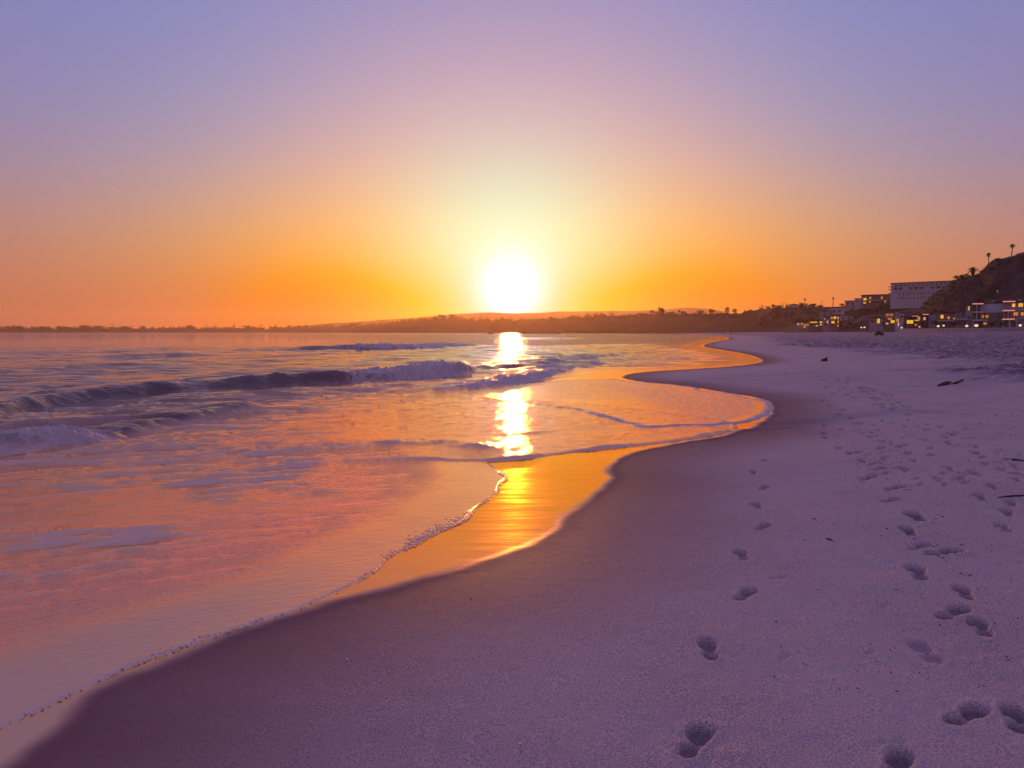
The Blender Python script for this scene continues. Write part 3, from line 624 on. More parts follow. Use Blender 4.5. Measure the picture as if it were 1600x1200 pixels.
# far left shore: separate low clumps of trees
lw_ = [(8, 509.5, 26, 'leftmost rounded tree clump on the far shore'), (27, 509, 22, 'flat tree clump beside the leftmost clump on far shore'), (70, 510, 22, 'second low clump from left on far shore'), (98, 509.3, 24, 'third low clump from left on far shore'), (136, 508.2, 30, 'boxy tall clump, highest on the far left shore'), (155, 508.6, 16, 'right-hand half of the boxy tall far clump'), (195, 510.8, 20, 'low clump right of the boxy far clump'), (297, 507.8, 13, 'small peaked clump on far shore below orange sky'), (386, 508.5, 14, 'pointed clump on far shore left of the headland')]
for px, yt, w, lab in lw_:
    D = float(np.interp(px, bx, bd)) * .93; tree(px, yt, 518.5, w, D, random.choice((0, 1, 2)), lab, 'tree clumps on the far shore')

# ------------------------------------------------------------------ palms
def fan_crown(seed, n=34):
    rd = random.Random(seed); mb = MB()
    for k in range(n):
        g = rd.uniform(0, 6.28); el = rd.uniform(-.5, 1.35); d = Vector((math.cos(g) * math.cos(el), math.sin(g) * math.cos(el), math.sin(el))); s = Vector((-math.sin(g), math.cos(g), 0)); L = rd.uniform(.75, 1)
        a = d * L * .45; up_ = s.cross(d) * -1
        V = [a]; 
        for j in range(7):
            t = (j - 3) / 3 * 1.15; V.append(a + (d * math.cos(t) + s * math.sin(t)) * L * .55 + Vector((0, 0, -.08 * abs(t))) + up_ * (.03 if j % 2 else 0))
        mb.add(V, [(0, j + 1, j + 2) for j in range(6)]); mb.add([Vector((0, 0, 0)) + s * .015, a + s * .01, a - s * .01, Vector((0, 0, 0)) - s * .015], [(0, 1, 2, 3)])
    return mb.mesh('crown')
def date_crown(seed, n=40):
    rd = random.Random(seed); mb = MB()
    for k in range(n):
        g = rd.uniform(0, 6.28); el = rd.uniform(-.15, 1.3); L = rd.uniform(.8, 1.05); pr = None
        for j in range(7):
            t = j / 6; p = Vector((math.cos(g) * math.cos(el) * L * t, math.sin(g) * math.cos(el) * L * t, math.sin(el) * L * t - .55 * t * t * L)); s = Vector((-math.sin(g), math.cos(g), 0)); w = .10 * math.sin(math.pi * min(1, t * .9 + .08))
            q = (p + s * w + Vector((0, 0, .03)), p, p - s * w + Vector((0, 0, .03)))
            if pr: mb.add([pr[0], pr[1], q[1], q[0]], [(0, 1, 2, 3)]); mb.add([pr[1], pr[2], q[2], q[1]], [(0, 1, 2, 3)])
            pr = q
    return mb.mesh('crown')
FAN = [fan_crown(1), fan_crown(2)]; DATE = date_crown(3)
def palm(px, ytop, ybase, cpx, D, crown, label, lean=0.0):
    B = pt(px, ybase, D); h = (ybase - ytop) / 1200 * D; cr = cpx / 2400 * D
    o = empty('palm_tree', B); zt = h - cr * .75
    t = MB().tube([(0, 0, -1.5), (lean * .3 * h, 0, zt * .35), (lean * .7 * h, 0, zt * .7), (lean * h, 0, zt)], [.035 * h + .08, .02 * h + .07, .018 * h + .06, .02 * h + .08], 7)
    t.build('trunk', M_BARK, o, True)
    c = link('crown', crown, M_PALM, o); c.location = (lean * h, 0, zt); c.scale = (cr, cr, cr)
    sk = MB().tube([(0, 0, 0), (0, 0, -.55 * cr), (0, 0, -.9 * cr)], [.34 * cr, .26 * cr, .1 * cr], 8).build('dead_fronds', M_THATCH, o); sk.location = (lean * h, 0, zt)
    tag(o, label, 'palm', 'palms on the hill and ridge'); return o
palm(1545, 396, 409, 8.5, 294, FAN[0], 'shorter of two fan palms on hilltop, left of the rounded knoll', -.06)
palm(1580.5, 382, 402, 9, 288, FAN[1], 'tall fan palm on hilltop near the right edge', .04)
palm(1520, 414, 430, 21, 299, DATE, 'wide feathery date palm on the hillside edge')
palm(1503, 427, 434, 12, 302, DATE, 'small feathery palm left of the date palm on hill edge')
palm(1301.5, 465, 479, 4.6, 520, FAN[0], 'tall lone fan palm standing on the ridge against orange sky')
palm(1257.5, 466.5, 478, 4.6, 590, FAN[1], 'short palm rising out of wide dark ridge tree')
palm(1191, 477, 484, 3.5, 720, FAN[0], 'tiny palm near thin mast at the left end of ridge')

# ------------------------------------------------------------------ masts and poles
M_POLE = plain('weathered_pole', (.11, .09, .08), .8, .2, 4)
M_WHITE = plain('white_paint', (.62, .62, .66), .6, .1, 2)
def mast(px, ytop, ybase, D, label, bar=True):
    B = pt(px, ybase, D); h = (ybase - ytop) / 1200 * D; o = empty('utility_pole', B)
    MB().tube([(0, 0, -1), (0, 0, h)], [.16, .10], 7).build('pole', M_POLE, o)
    if bar: MB().box(-.9, .9, -.07, .07, h - .7, h - .55).build('crossarm', M_POLE, o)
    tag(o, label, 'utility pole', 'thin poles on the ridge')
mast(1224.5, 471, 480, 655, 'thin utility pole left of pointed conifer on ridge'); mast(1284, 470, 480, 565, 'thin mast on ridge between feathery tree and lone fan palm')
mast(1186, 474, 485, 740, 'thin tall mast near the tiny palm'); mast(1169, 479, 488, 790, 'short thin mast above the dark bluff')
L = pt(1558, 463, 285); h = 0
lp = empty('lamp_post', pt(1558, 475, 260)); h = (475 - 457) / 1200 * 260
MB().tube([(0, 0, -2.5), (0, 0, h)], [.07, .05], 7).build('pole', M_POLE, lp); MB().ball((0, 0, h + .28), .34, 8, 6, (1, 1, 1.3)).build('pale_globe', M_WHITE, lp, True)
tag(lp, 'pale globe lamp post in front of the hillside', 'lamp post')

# ------------------------------------------------------------------ houses
WALLS = {'blue': plain('pale_blue_stucco', (.62, .64, .76), .85, .08, .5), 'grey': plain('grey_stucco', (.42, .39, .44), .85, .12, .5), 'brown': plain('brown_siding', (.22, .15, .14), .85, .2, .8), 'mauve': plain('mauve_grey_stucco', (.34, .27, .32), .85, .15, .6),
         'tan': plain('tan_stucco', (.33, .26, .22), .85, .12, .6), 'dark': plain('dark_timber', (.09, .06, .06), .8, .2, .8), 'white': M_WHITE}
M_ROOF = plain('dark_roof', (.07, .055, .06), .9, .2, 1); M_SLAB = plain('pale_balcony_slab', (.55, .48, .46), .7, .08, 1)
M_FRAME = plain('window_frame', (.22, .18, .18), .6, .1, 2)
M_GLASS = {'y': plain('lit_window_yellow', (.3, .2, .05), .2, .1, 1.2, .5, (1, .52, .03), .85), 'o': plain('lit_window_orange', (.3, .12, .04), .2, .15, 1.2, .5, (1, .32, .02), .6), 'p': plain('lit_window_pale', (.4, .25, .2), .2, .1, 1.2, .5, (1, .50, .28), .65),
           'r': plain('glowing_slab_edge', (.5, .3, .25), .4, .05, 1, .3, (1, .30, .18), .65), 'q': plain('pale_blind', (.45, .42, .44), .6, .1, 1), 'd': plain('dark_window', (.03, .025, .04), .08, .1, 1, .6)}
def house(name, label, x0, x1, yt, yb, D, wall='grey', depth=9, yaw=0.0, roof='flat', wins=(), slabs=(), posts=(), cat='house', group='houses along the beach', rh=2.2, extra=None):
    xc = (x0 + x1) / 2; s = D / 1200; B = pt(xc, yb, D); o = empty(name, B, -math.atan2(B.x, B.y) + R(yaw))
    w = (x1 - x0) * s / max(.5, math.cos(R(yaw))); h = (yb - yt) * s; m = WALLS[wall]
    MB().box(-w / 2, w / 2, 0, depth, -2.5, h).build('wall', m, o)
    LX = lambda px: (px - xc) * s / max(.5, math.cos(R(yaw))); LZ = lambda py: (yb - py) * s
    if roof == 'flat':
        MB().box(-w / 2 - .35, w / 2 + .35, -.5, depth + .35, h + .003, h + .32).build('roof', M_ROOF, o)
    elif roof == 'gable':
        MB().add([(-w / 2 - .4, -.5, h), (w / 2 + .4, -.5, h), (0, -.5, h + rh), (-w / 2 - .4, depth + .4, h), (w / 2 + .4, depth + .4, h), (0, depth + .4, h + rh)], [(0, 1, 2), (4, 3, 5), (0, 2, 5, 3), (2, 1, 4, 5), (1, 0, 3, 4)]).build('roof', M_ROOF, o)
    elif roof == 'shed':
        MB().add([(-w / 2 - .4, -.5, h + rh), (w / 2 + .4, -.5, h + .1), (w / 2 + .4, depth + .4, h + .1), (-w / 2 - .4, depth + .4, h + rh), (-w / 2 - .4, -.5, h + rh + .25), (w / 2 + .4, -.5, h + .35), (w / 2 + .4, depth + .4, h + .35), (-w / 2 - .4, depth + .4, h + rh + .25)],
                 [(0, 3, 2, 1), (4, 5, 6, 7), (0, 1, 5, 4), (1, 2, 6, 5), (2, 3, 7, 6), (3, 0, 4, 7)]).build('roof', M_ROOF, o)
        MB().add([(-w / 2, .02, h), (w / 2, .02, h), (w / 2, .02, h + .1), (-w / 2, .02, h + rh), (-w / 2, depth, h), (w / 2, depth, h), (w / 2, depth, h + .1), (-w / 2, depth, h + rh)], [(0, 1, 2, 3), (5, 4, 7, 6), (0, 3, 7, 4)]).build('gable_wall', m, o)
    for (a, bq, c, d, k) in wins:
        X0, X1, Z0, Z1 = LX(a), LX(bq), LZ(d), LZ(c); f = .07
        fr = MB()
        fr.box(X0, X1, -.09, -.004, Z1 - f, Z1).box(X0, X1, -.09, -.004, Z0, Z0 + f).box(X0, X0 + f, -.09, -.004, Z0 + f, Z1 - f).box(X1 - f, X1, -.09, -.004, Z0 + f, Z1 - f)
        if X1 - X0 > 1.1: fr.box((X0 + X1) / 2 - .03, (X0 + X1) / 2 + .03, -.085, -.004, Z0 + f, Z1 - f)
        fo = fr.build('window', M_FRAME, o)
        MB().box(X0 + f, X1 - f, -.045, -.012, Z0 + f, Z1 - f).build('pane', M_GLASS[k], fo)
    for (a, bq, py, k) in slabs:
        X0, X1, Zc = LX(a), LX(bq), LZ(py)
        so = MB().box(X0, X1, -1.7, -.005, Zc - .14, Zc + .14).build('balcony', M_SLAB, o)
        if k == 'r': MB().box(X0 + .05, X1 - .05, -1.76, -1.703, Zc - .15, Zc + .15).build('glow_edge', M_GLASS['r'], so)  # glow added for warm light falling on the slab's front edge
        if k == 'rail':
            rl = MB().box(X0, X1, -1.68, -1.63, Zc + .95, Zc + 1.0)
            q = X0
            while q < X1: rl.box(q, q + .05, -1.68, -1.63, Zc + .14, Zc + .95); q += .8
            rl.build('railing', M_FRAME, so)
    for (a, c, d) in posts:
        X0 = LX(a); MB().box(X0 - .09, X0 + .09, -1.6, -1.42, LZ(d), LZ(c)).build('post', M_SLAB, o)
    if extra: extra(o, LX, LZ)
    tag(o, label, cat, group); return o
def parapet(o, LX, LZ): MB().box(LX(1590), LX(1597), 1.0, 4.0, LZ(472), LZ(467.6)).build('roof_hatch', WALLS['mauve'], o)
house('beach_house', 'three-storey house with glowing balcony edges at the right edge', 1572, 1632, 472, 512, 205, 'mauve', 12, 0, 'flat',
      [(1583, 1588, 474, 480, 'y'), (1591.5, 1598, 473.5, 480, 'y'), (1585.5, 1592, 487.5, 493.5, 'o'), (1595, 1602, 487.5, 493.5, 'o'), (1575, 1582, 489, 497, 'd'), (1574, 1581, 502, 510, 'd'), (1584, 1594, 502, 510, 'd'), (1604, 1612, 474, 481, 'y'), (1606, 1614, 488, 494, 'o')],
      [(1571, 1588, 471.2, 'r'), (1571, 1588, 485.3, 'r'), (1571, 1588, 498.8, 'r'), (1596, 1630, 484.3, 'n'), (1596, 1630, 497.6, 'n')], [(1579, 485.3, 498), (1581, 499.5, 512), (1591, 499.5, 512), (1572.5, 499.5, 512)], extra=parapet)
def skyl(o, LX, LZ):
    MB().add([(LX(1544), .5, LZ(474.2)), (LX(1553), .5, LZ(469.8)), (LX(1553), 2.5, LZ(469.8)), (LX(1544), 2.5, LZ(474.2)), (LX(1544), .5, LZ(473.4)), (LX(1553), .5, LZ(469.0)), (LX(1553), 2.5, LZ(469.0)), (LX(1544), 2.5, LZ(473.4))],
             [(0, 3, 2, 1), (4, 5, 6, 7), (0, 1, 5, 4), (1, 2, 6, 5), (2, 3, 7, 6), (3, 0, 4, 7)]).build('roof_panel', M_WHITE, o)
    MB().box(LX(1545), LX(1546), 1.0, 1.3, LZ(475), LZ(473.6)).build('panel_strut', M_FRAME, o); MB().box(LX(1551.5), LX(1552.5), 1.0, 1.3, LZ(475), LZ(470.6)).build('panel_strut', M_FRAME, o)
    MB().box(LX(1535), LX(1572), -.06, -.004, LZ(488.5), LZ(474.4)).build('upper_wall', WALLS['blue'], o)
house('beach_house', 'large house with a big blank pale blue upper wall', 1534, 1572, 474, 512, 212, 'tan', 12, 0, 'flat',
      [(1530.5, 1534, 492, 496.5, 'o'), (1536, 1539.5, 492, 497, 'o'), (1541, 1545.5, 492, 497, 'o'), (1556, 1560, 489.5, 495, 'd'), (1561.5, 1568, 489.5, 495.5, 'd'), (1538.5, 1543.5, 503.5, 507.5, 'o'), (1551.5, 1557, 500, 505, 'd')], [], [], extra=skyl)
house('beach_house', 'open balconied front wing attached to the big pale blue house', 1520, 1533, 475.5, 512, 209, 'dark', 9, 0, 'flat',
      [(1523, 1527, 478, 487, 'd'), (1522, 1527, 491, 499, 'd'), (1528.5, 1531.5, 478, 486, 'd'), (1523, 1530, 503, 511, 'd')], [(1519, 1534, 475.2, 'r'), (1520.5, 1534, 488, 'rail'), (1520, 1541, 500.6, 'rail')], [(1525, 475.5, 488), (1525.5, 488, 500), (1532, 475.5, 488), (1531.5, 488, 500), (1521, 501, 512)])
house('beach_house', 'narrow grey tower house with one tall lit window', 1509, 1519, 476.5, 512, 217, 'grey', 8, 0, 'flat', [(1511.8, 1514.2, 478.5, 485.5, 'y'), (1515.5, 1518, 480, 486, 'd'), (1511, 1516, 494, 499, 'd')], [(1508.5, 1519, 500, 'rail')])
house('beach_house', 'small low mauve house left of the narrow tower house', 1492, 1509, 488, 512, 222, 'mauve', 9, 0, 'flat', [(1495, 1499, 492, 496, 'd'), (1501, 1506, 491, 496, 'd'), (1496, 1502, 502, 508, 'd')], [(1492, 1509, 499.5, 'rail')])
house('beach_house', 'brown house with sloping roof and an upright orange window', 1463, 1492, 491, 512, 236, 'brown', 9, 0, 'shed', [(1469.8, 1474.4, 491.8, 498, 'y'), (1479.3, 1483, 494.5, 499, 'o'), (1487, 1496, 496.5, 499.2, 'y'), (1490.5, 1494, 503.8, 506.5, 'o'), (1476, 1480, 502, 508, 'd')], [(1464, 1490, 501.5, 'n')], rh=.8)
house('beach_house', 'pale blue cube house with one lit window at left', 1449, 1462.5, 490.5, 512, 246, 'blue', 9, 0, 'flat', [(1455, 1459, 501, 506, 'd')], [])
house('beach_house', 'lit porch wing left of the pale blue cube house', 1441.5, 1449, 492, 512, 245, 'dark', 7, 0, 'flat', [(1442.5, 1446, 495.3, 500.5, 'p')], [(1441.5, 1450, 491.6, 'r')])
house('beach_house', 'dark house with the widest bright yellow window', 1414, 1428, 496, 513, 262, 'dark', 9, 0, 'flat', [(1416.8, 1426.3, 500, 506, 'y'), (1418, 1424, 508, 512, 'd')], [(1415, 1428, 514.4, 'r')])
house('beach_house', 'stepped house with lit deck beside the widest yellow window', 1428, 1440, 493.2, 513, 266, 'brown', 9, 0, 'flat', [(1433, 1437, 494.5, 500.5, 'o'), (1427.5, 1436, 499.6, 501.8, 'y'), (1429, 1433, 506, 509, 'o')], [(1425, 1434, 494.3, 'r'), (1432, 1438, 514.3, 'r')])
house('beach_house', 'slim grey house with a pale upright panel below its orange window', 1399, 1411, 489, 512, 285, 'grey', 8, 0, 'flat', [(1400.5, 1404.5, 498, 503, 'o'), (1402.5, 1405, 503.5, 510, 'p'), (1407, 1410, 492, 496, 'd')], [(1398, 1404, 489.5, 'n'), (1406, 1411, 492.8, 'n')])
house('beach_house', 'house with three small orange windows above larger ones', 1383, 1398, 487.5, 512, 296, 'brown', 8, 0, 'flat', [(1384.5, 1387, 490, 494, 'o'), (1388, 1390.5, 490, 494, 'o'), (1391.5, 1394.2, 490, 494, 'o'), (1387, 1393, 497, 500, 'o'), (1391, 1397, 500, 505, 'y'), (1384, 1388.5, 504, 507, 'p')], [(1383, 1398, 496, 'n')])
house('beach_house', 'mauve gabled house with one tall yellow window at its right', 1359, 1379, 497.5, 512, 310, 'mauve', 8, 0, 'gable', [(1369.8, 1374.2, 497.8, 505.5, 'y'), (1361.5, 1366, 500, 504, 'd'), (1376, 1378, 503, 507, 'd')], [], rh=.9)
house('beach_house', 'tall glowing house with a grid of orange windows', 1296, 1311, 493, 512, 400, 'brown', 9, 0, 'flat', [(1298, 1301, 495, 498.5, 'o'), (1302, 1306, 494.3, 498.5, 'y'), (1307.2, 1310, 494.5, 499, 'o'), (1299, 1304, 501.5, 505.5, 'y'), (1307.5, 1310, 501, 505, 'o'), (1307.5, 1310, 507, 510.5, 'o'), (1299, 1303, 507, 510, 'd')], [(1296, 1311, 500, 'n')])
house('beach_house', 'narrow lit house left of the tall glowing house', 1286, 1296, 496, 512, 408, 'mauve', 8, 0, 'gable', [(1287.3, 1289.5, 497, 500, 'o'), (1291.5, 1294, 501, 505, 'p'), (1288, 1291, 505, 509, 'd')], [], rh=.8)
house('beach_house', 'small house with stacked orange windows in left house group', 1279, 1286, 500, 512, 415, 'brown', 8, 0, 'flat', [(1280.5, 1284.5, 502, 505, 'y'), (1281, 1284, 506, 508.5, 'p')])
house('beach_house', 'low house with one wide glowing window band', 1264, 1279, 501, 512, 425, 'brown', 8, 0, 'flat', [(1266, 1276.5, 502.6, 504.6, 'y'), (1274, 1278, 508, 510, 'p'), (1266, 1270, 506, 509, 'd')])
house('beach_house', 'leftmost low house with scattered dim lit windows', 1243, 1264, 503.5, 512, 435, 'tan', 8, 0, 'gable', [(1246, 1249, 505, 508, 'p'), (1251, 1254.5, 504.5, 508, 'o'), (1256, 1259, 506, 510, 'o'), (1260, 1263.5, 505.5, 509, 'o'), (1255, 1258.5, 510, 512, 'p')], rh=.8)
# higher houses on the slope
UP = 'houses up the slope'
house('slope_house', 'pale house block highest on slope below the lone palm', 1299, 1319, 480.5, 491, 470, 'grey', 10, 0, 'flat', [(1302, 1305, 484, 487, 'd'), (1309, 1313, 484, 487, 'd')], group=UP)
house('slope_house', 'flat grey slope house just above the tall glowing house', 1281, 1304, 487.5, 497, 455, 'mauve', 9, 0, 'shed', [(1286, 1290, 490, 493, 'd'), (1296, 1299, 490, 493, 'd')], group=UP, rh=.7)
house('slope_house', 'grey slope house right of the tall glowing house', 1312, 1332, 493.5, 501, 440, 'grey', 10, 0, 'flat', [(1316, 1319, 496, 498.5, 'd'), (1325, 1328, 496, 498.5, 'd')], group=UP)
house('slope_house', 'long pale roofed house on ridge right of pointed conifer', 1231, 1249, 476.5, 483, 640, 'grey', 10, 0, 'gable', [(1235, 1237, 479, 481, 'd'), (1243, 1245, 479, 481, 'd')], group=UP, rh=1)
house('slope_house', 'small ridge house left of the thin mast', 1262, 1272, 477, 483, 600, 'mauve', 9, 0, 'gable', [(1265, 1267, 479, 481, 'd')], group=UP, rh=1)
# hotel-like block on the hill
def b1x(o, LX, LZ):
    for y in (446.3, 450.8, 457.0): MB().box(LX(1391.8), LX(1396), .4, 4, LZ(y) - .18, LZ(y) + .18).build('balcony', WALLS['mauve'], o)
    MB().box(LX(1396.5), LX(1486), -.35, -.006, LZ(454.8), LZ(453.6)).build('floor_band', WALLS['grey'], o)
    MB().box(LX(1396.5), LX(1486), -.35, -.006, LZ(447.4), LZ(446.4)).build('floor_band', WALLS['grey'], o)
A = pt(1397, 443, 421)
w_ = [(1402 + 6.2 * k, 1405.5 + 6.2 * k, 443.8, 446, 'd') for k in range(13)] + [(1400 + 7.4 * k, 1405.2 + 7.4 * k, 448.3, 452, 'd' if k not in (2, 6) else 'q') for k in range(11)] + [(1408 + 5.1 * k, 1410.2 + 5.1 * k, yy, yy + 2.8, 'd') for k in range(12) for yy in (457.5, 463.5)]
house('apartment_block', 'long flat-roofed building high on the hill with rows of windows', 1396, 1486, 441.5, 474, 405, 'grey', 16, -16, 'flat', w_, cat='building', group=None, extra=b1x)
w2 = [(1351, 1355.5, 465, 469, 'y'), (1351, 1355, 471.5, 474, 'y')] + [(1359.5 + 5.4 * k, 1362 + 5.4 * k, 463.3, 467.3, 'o' if k % 3 == 0 else 'd') for k in range(7)] + [(1359 + 5.4 * k, 1361.5 + 5.4 * k, 470, 473, 'd' if k % 4 else 'o') for k in range(7)]
house('apartment_block', 'low dark terraced building with lit left end beside long flat-roofed building', 1348, 1397, 461, 475.5, 445, 'brown', 14, -12, 'flat', w2, [(1350, 1396, 469.5, 'n')], cat='building', group=None)
house('apartment_block', 'taller of two stepped pale blocks left of the terraced building', 1336, 1350, 467, 478, 465, 'grey', 12, -8, 'flat', [(1339, 1341, 470, 473, 'd'), (1344, 1346, 470, 473, 'd')], cat='building', group=None)
house('apartment_block', 'lower of two stepped pale blocks left of the terraced building', 1321, 1336, 470.5, 480, 480, 'mauve', 12, -8, 'flat', [(1324, 1326, 473, 476, 'd'), (1330, 1332, 473, 476, 'd')], cat='building', group=None)
for px, yt, yb, w, D, k, lab in ((1440, 503, 513, 6, 240, 1, 'shrub between the stepped house and the lit porch wing'), (1462.5, 500, 512, 5, 230, 2, 'shrub between pale blue cube house and brown sloping-roof house'), (1492, 502, 512, 7, 215, 0, 'shrub between brown sloping-roof house and low mauve house'),
                                 (1508, 498, 511, 5, 212, 3, 'upright shrub beside the narrow tower house'), (1548, 504, 512, 8, 203, 1, 'shrub below the big pale blue wall'), (1566, 503, 512, 7, 200, 2, 'shrub left of the right-edge three-storey house'), (1381, 503, 512, 5, 290, 0, 'shrub left of the house with three small windows'),
                                 (1412, 503, 513, 4, 258, 3, 'narrow shrub left of the widest yellow window'), (1313, 502, 512, 7, 392, 1, 'shrub at the right foot of the tall glowing house'), (1326, 501, 511, 10, 390, 2, 'broad shrub between the two groups of beach houses')):
    o = tree(px, yt, yb, w, D, k, lab, 'shrubs among the beach houses'); o.name = 'shrub'; o['category'] = 'shrub'
# sea wall in front of the houses
swa = [pt(x_, y_, D_) for x_, y_, D_ in ((1405, 513.5, 255), (1470, 512.8, 226), (1540, 512.2, 203), (1640, 511.5, 192))]
mb = MB()
for a, c in zip(swa[:-1], swa[1:]):
    t = (c - a).normalized(); n_ = Vector((-t.y, t.x, 0)) * .2
    mb.add([a - n_ + Vector((0, 0, -2)), c - n_ + Vector((0, 0, -2)), c + n_ + Vector((0, 0, -2)), a + n_ + Vector((0, 0, -2)), a - n_, c - n_, c + n_, a + n_], [(0, 3, 2, 1), (4, 5, 6, 7), (0, 1, 5, 4), (1, 2, 6, 5), (2, 3, 7, 6), (3, 0, 4, 7)])
tag(mb.build('sea_wall', WALLS['mauve']), 'low mauve wall along the sand in front of houses', 'wall')
# glowing globes added low before the houses, standing in for light-catching pale covers
M_GLOW = plain('stand_in_glow', (.7, .6, .5), .4, .02, 1, .3, (1, .68, .42), .9)
for px, py, D, w, lab in ((1258.0, 512, 392, 0, ''), (1345.8, 511.7, 345, .6, 'left one of the pair of tiny stand-in glows before the dark trees'), (1350.8, 511.6, 345, .7, 'right one of the pair of tiny stand-in glows before the dark trees'), (1408.8, 512, 262, .5, 'small bright stand-in glow below the slim grey house'), (1436.8, 510.7, 244, .4, 'small stand-in glow right of the widest yellow window'),
                          (1466, 509.6, 222, .6, 'bright stand-in glow at the foot of the brown sloping-roof house'), (1474.5, 508.8, 220, .5, 'dimmer stand-in glow right of the one below brown sloping-roof house'), (1510.5, 509.3, 205, .6, 'bright stand-in glow below the narrow tower house'), (1525.5, 508.7, 203, .75, 'largest bright stand-in glow below the balconied front wing'), (1594, 508.4, 195, .6, 'bright stand-in glow at the foot of the right-edge house')):
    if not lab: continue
    P = pt(px, py, D); o = empty('glow_stand_in', P)
    MB().ball((0, 0, 0), w * .62, 8, 6, (1, 1, .8)).build('pale_globe', M_GLOW, o, True)
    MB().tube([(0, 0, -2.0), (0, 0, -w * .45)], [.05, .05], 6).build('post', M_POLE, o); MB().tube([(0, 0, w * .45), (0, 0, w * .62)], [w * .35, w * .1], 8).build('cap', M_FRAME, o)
    tag(o, lab, 'stand-in glow', 'small stand-in glows before the houses')

# ------------------------------------------------------------------ pier and wreck
M_PIER = plain('pier_timber', (.07, .045, .035), .9, .2, .3)
PA, PB = pt(1028, 519, 985), pt(884, 519, 905); t = (PB - PA); t.z = 0; LN = t.length; t.normalize(); pr = empty('pier', (PA.x, PA.y, 0), math.atan2(t.y, t.x))
MB().box(0, LN, -2.2, 2.2, 2.75, 3.15).build('deck', M_PIER, pr)
for k in range(28):
    q = 2 + (LN - 4) * k / 27
    MB().tube([(q, -1.6, -1.5), (q, -1.6, 2.75)], [.32, .28], 6).build('piling', M_PIER, pr); MB().tube([(q, 1.6, -1.5), (q, 1.6, 2.75)], [.32, .28], 6).build('piling', M_PIER, pr)
    if k < 27: MB().box(q, q + .12, -2.15, -2.05, 3.15, 4.2).build('rail_post', M_PIER, pr)
MB().box(0, LN, -2.15, -2.05, 4.2, 4.3).build('handrail', M_PIER, pr)
tag(pr, 'long timber pier on thin pilings under the dark headland', 'pier')
def hulk(x0, x1, ytop, D, label, bits):
    a = pt(x0, 519, D); c = pt(x1, 519, D); Ls = c.x - a.x; h = (519.2 - ytop) / 1200 * D; o = empty('ship_wreck', (a.x, D, 0))
    mb = MB(); n = 9; ring = []
    for k in range(n + 1):
        u = k / n; w = 5.0 * (math.sin(math.pi * min(1, max(0, u * .94 + .03))) ** .4); sh = h * (1 + .25 * (2 * u - 1) ** 2) * (1 + .05 * math.sin(k * 3))
        for (yy, zz) in ((-w, sh), (-w * .85, 0), (0, -1.2), (w * .85, 0), (w, sh)): mb.v.append((Ls * u, yy, zz))
    for k in range(n):
        for j in range(4): mb.f.append((k * 5 + j, k * 5 + 5 + j, k * 5 + 6 + j, k * 5 + 1 + j))
        mb.f.append((k * 5, k * 5 + 4, k * 5 + 9, k * 5 + 5))
    mb.f.append((0, 1, 2, 3, 4)); mb.f.append(tuple(n * 5 + j for j in (4, 3, 2, 1, 0))); mb.build('hull', M_PIER, o)
    for (u0, u1, hh) in bits: MB().box(Ls * u0, Ls * u1, -2, 2, h * .9, h + hh).build('deckhouse', M_PIER, o)
    tag(o, label, 'wreck', 'broken dark hulk off the pier')
hulk(817, 876, 518.0, 880, 'long low dark ship hulk at the sea end of pier', [(.02, .10, 1.9), (.6, .66, .6)])
hulk(762, 772.5, 517.2, 860, 'short broken hulk piece standing apart, left of sun glitter', [(.05, .3, 1.0)])

# ------------------------------------------------------------------ people, far down the beach
M_CLOTH = plain('dark_clothes', (.05, .035, .04), .9, .2, 3)
def person(px, ybase, hpx, label, stride):
    X, Y, z = on_sand(px, ybase); X, Y, z = float(X[0]), float(Y[0]), float(z[0]); h = hpx / 1200 * Y; k = h / 1.75
    P = [(0, 0, .95), (0, 0, 1.2), (0, 0, 1.42), (0, 0, 1.52), (0, .02, 1.66), (-.19, 0, 1.40), (-.25, .06, 1.13), (-.23, .16, .90), (.19, 0, 1.40), (.25, -.04, 1.13), (.24, .04, .88),
         (-.10, 0, .9), (-.11, stride * .5, .5), (-.11, stride, .08), (-.11, stride + .15, .03), (.10, 0, .9), (.11, -stride * .3, .5), (.11, -stride, .09), (.11, -stride + .15, .03)]
    E_ = [(0, 1), (1, 2), (2, 3), (3, 4), (2, 5), (5, 6), (6, 7), (2, 8), (8, 9), (9, 10), (0, 11), (11, 12), (12, 13), (13, 14), (0, 15), (15, 16), (16, 17), (17, 18)]
    rad = [.15, .14, .14, .06, .115, .07, .05, .04, .07, .05, .04, .10, .075, .05, .04, .10, .075, .05, .04]
    me = bpy.data.meshes.new('person'); me.from_pydata([tuple(c * k for c in p) for p in P], E_, []); o = link('person', me, M_CLOTH)
    md = o.modifiers.new('skin', 'SKIN'); 
    for sv_, r_ in zip(me.skin_vertices[0].data, rad): sv_.radius = (r_ * k, r_ * k)
    me.skin_vertices[0].data[0].use_root = True
    o.modifiers.new('sub', 'SUBSURF').levels = 1; o.modifiers['sub'].render_levels = 1
    o.location = (X, Y, z); o.rotation_euler = (0, 0, .4); tag(o, label, 'person', 'people far down the beach'); return o
person(1141, 523.2, 7.0, 'person in dark clothes walking, larger of two far down the beach', .22)
person(1130.5, 522.8, 5.2, 'person in dark clothes, smaller of two by the far waterline', .12)

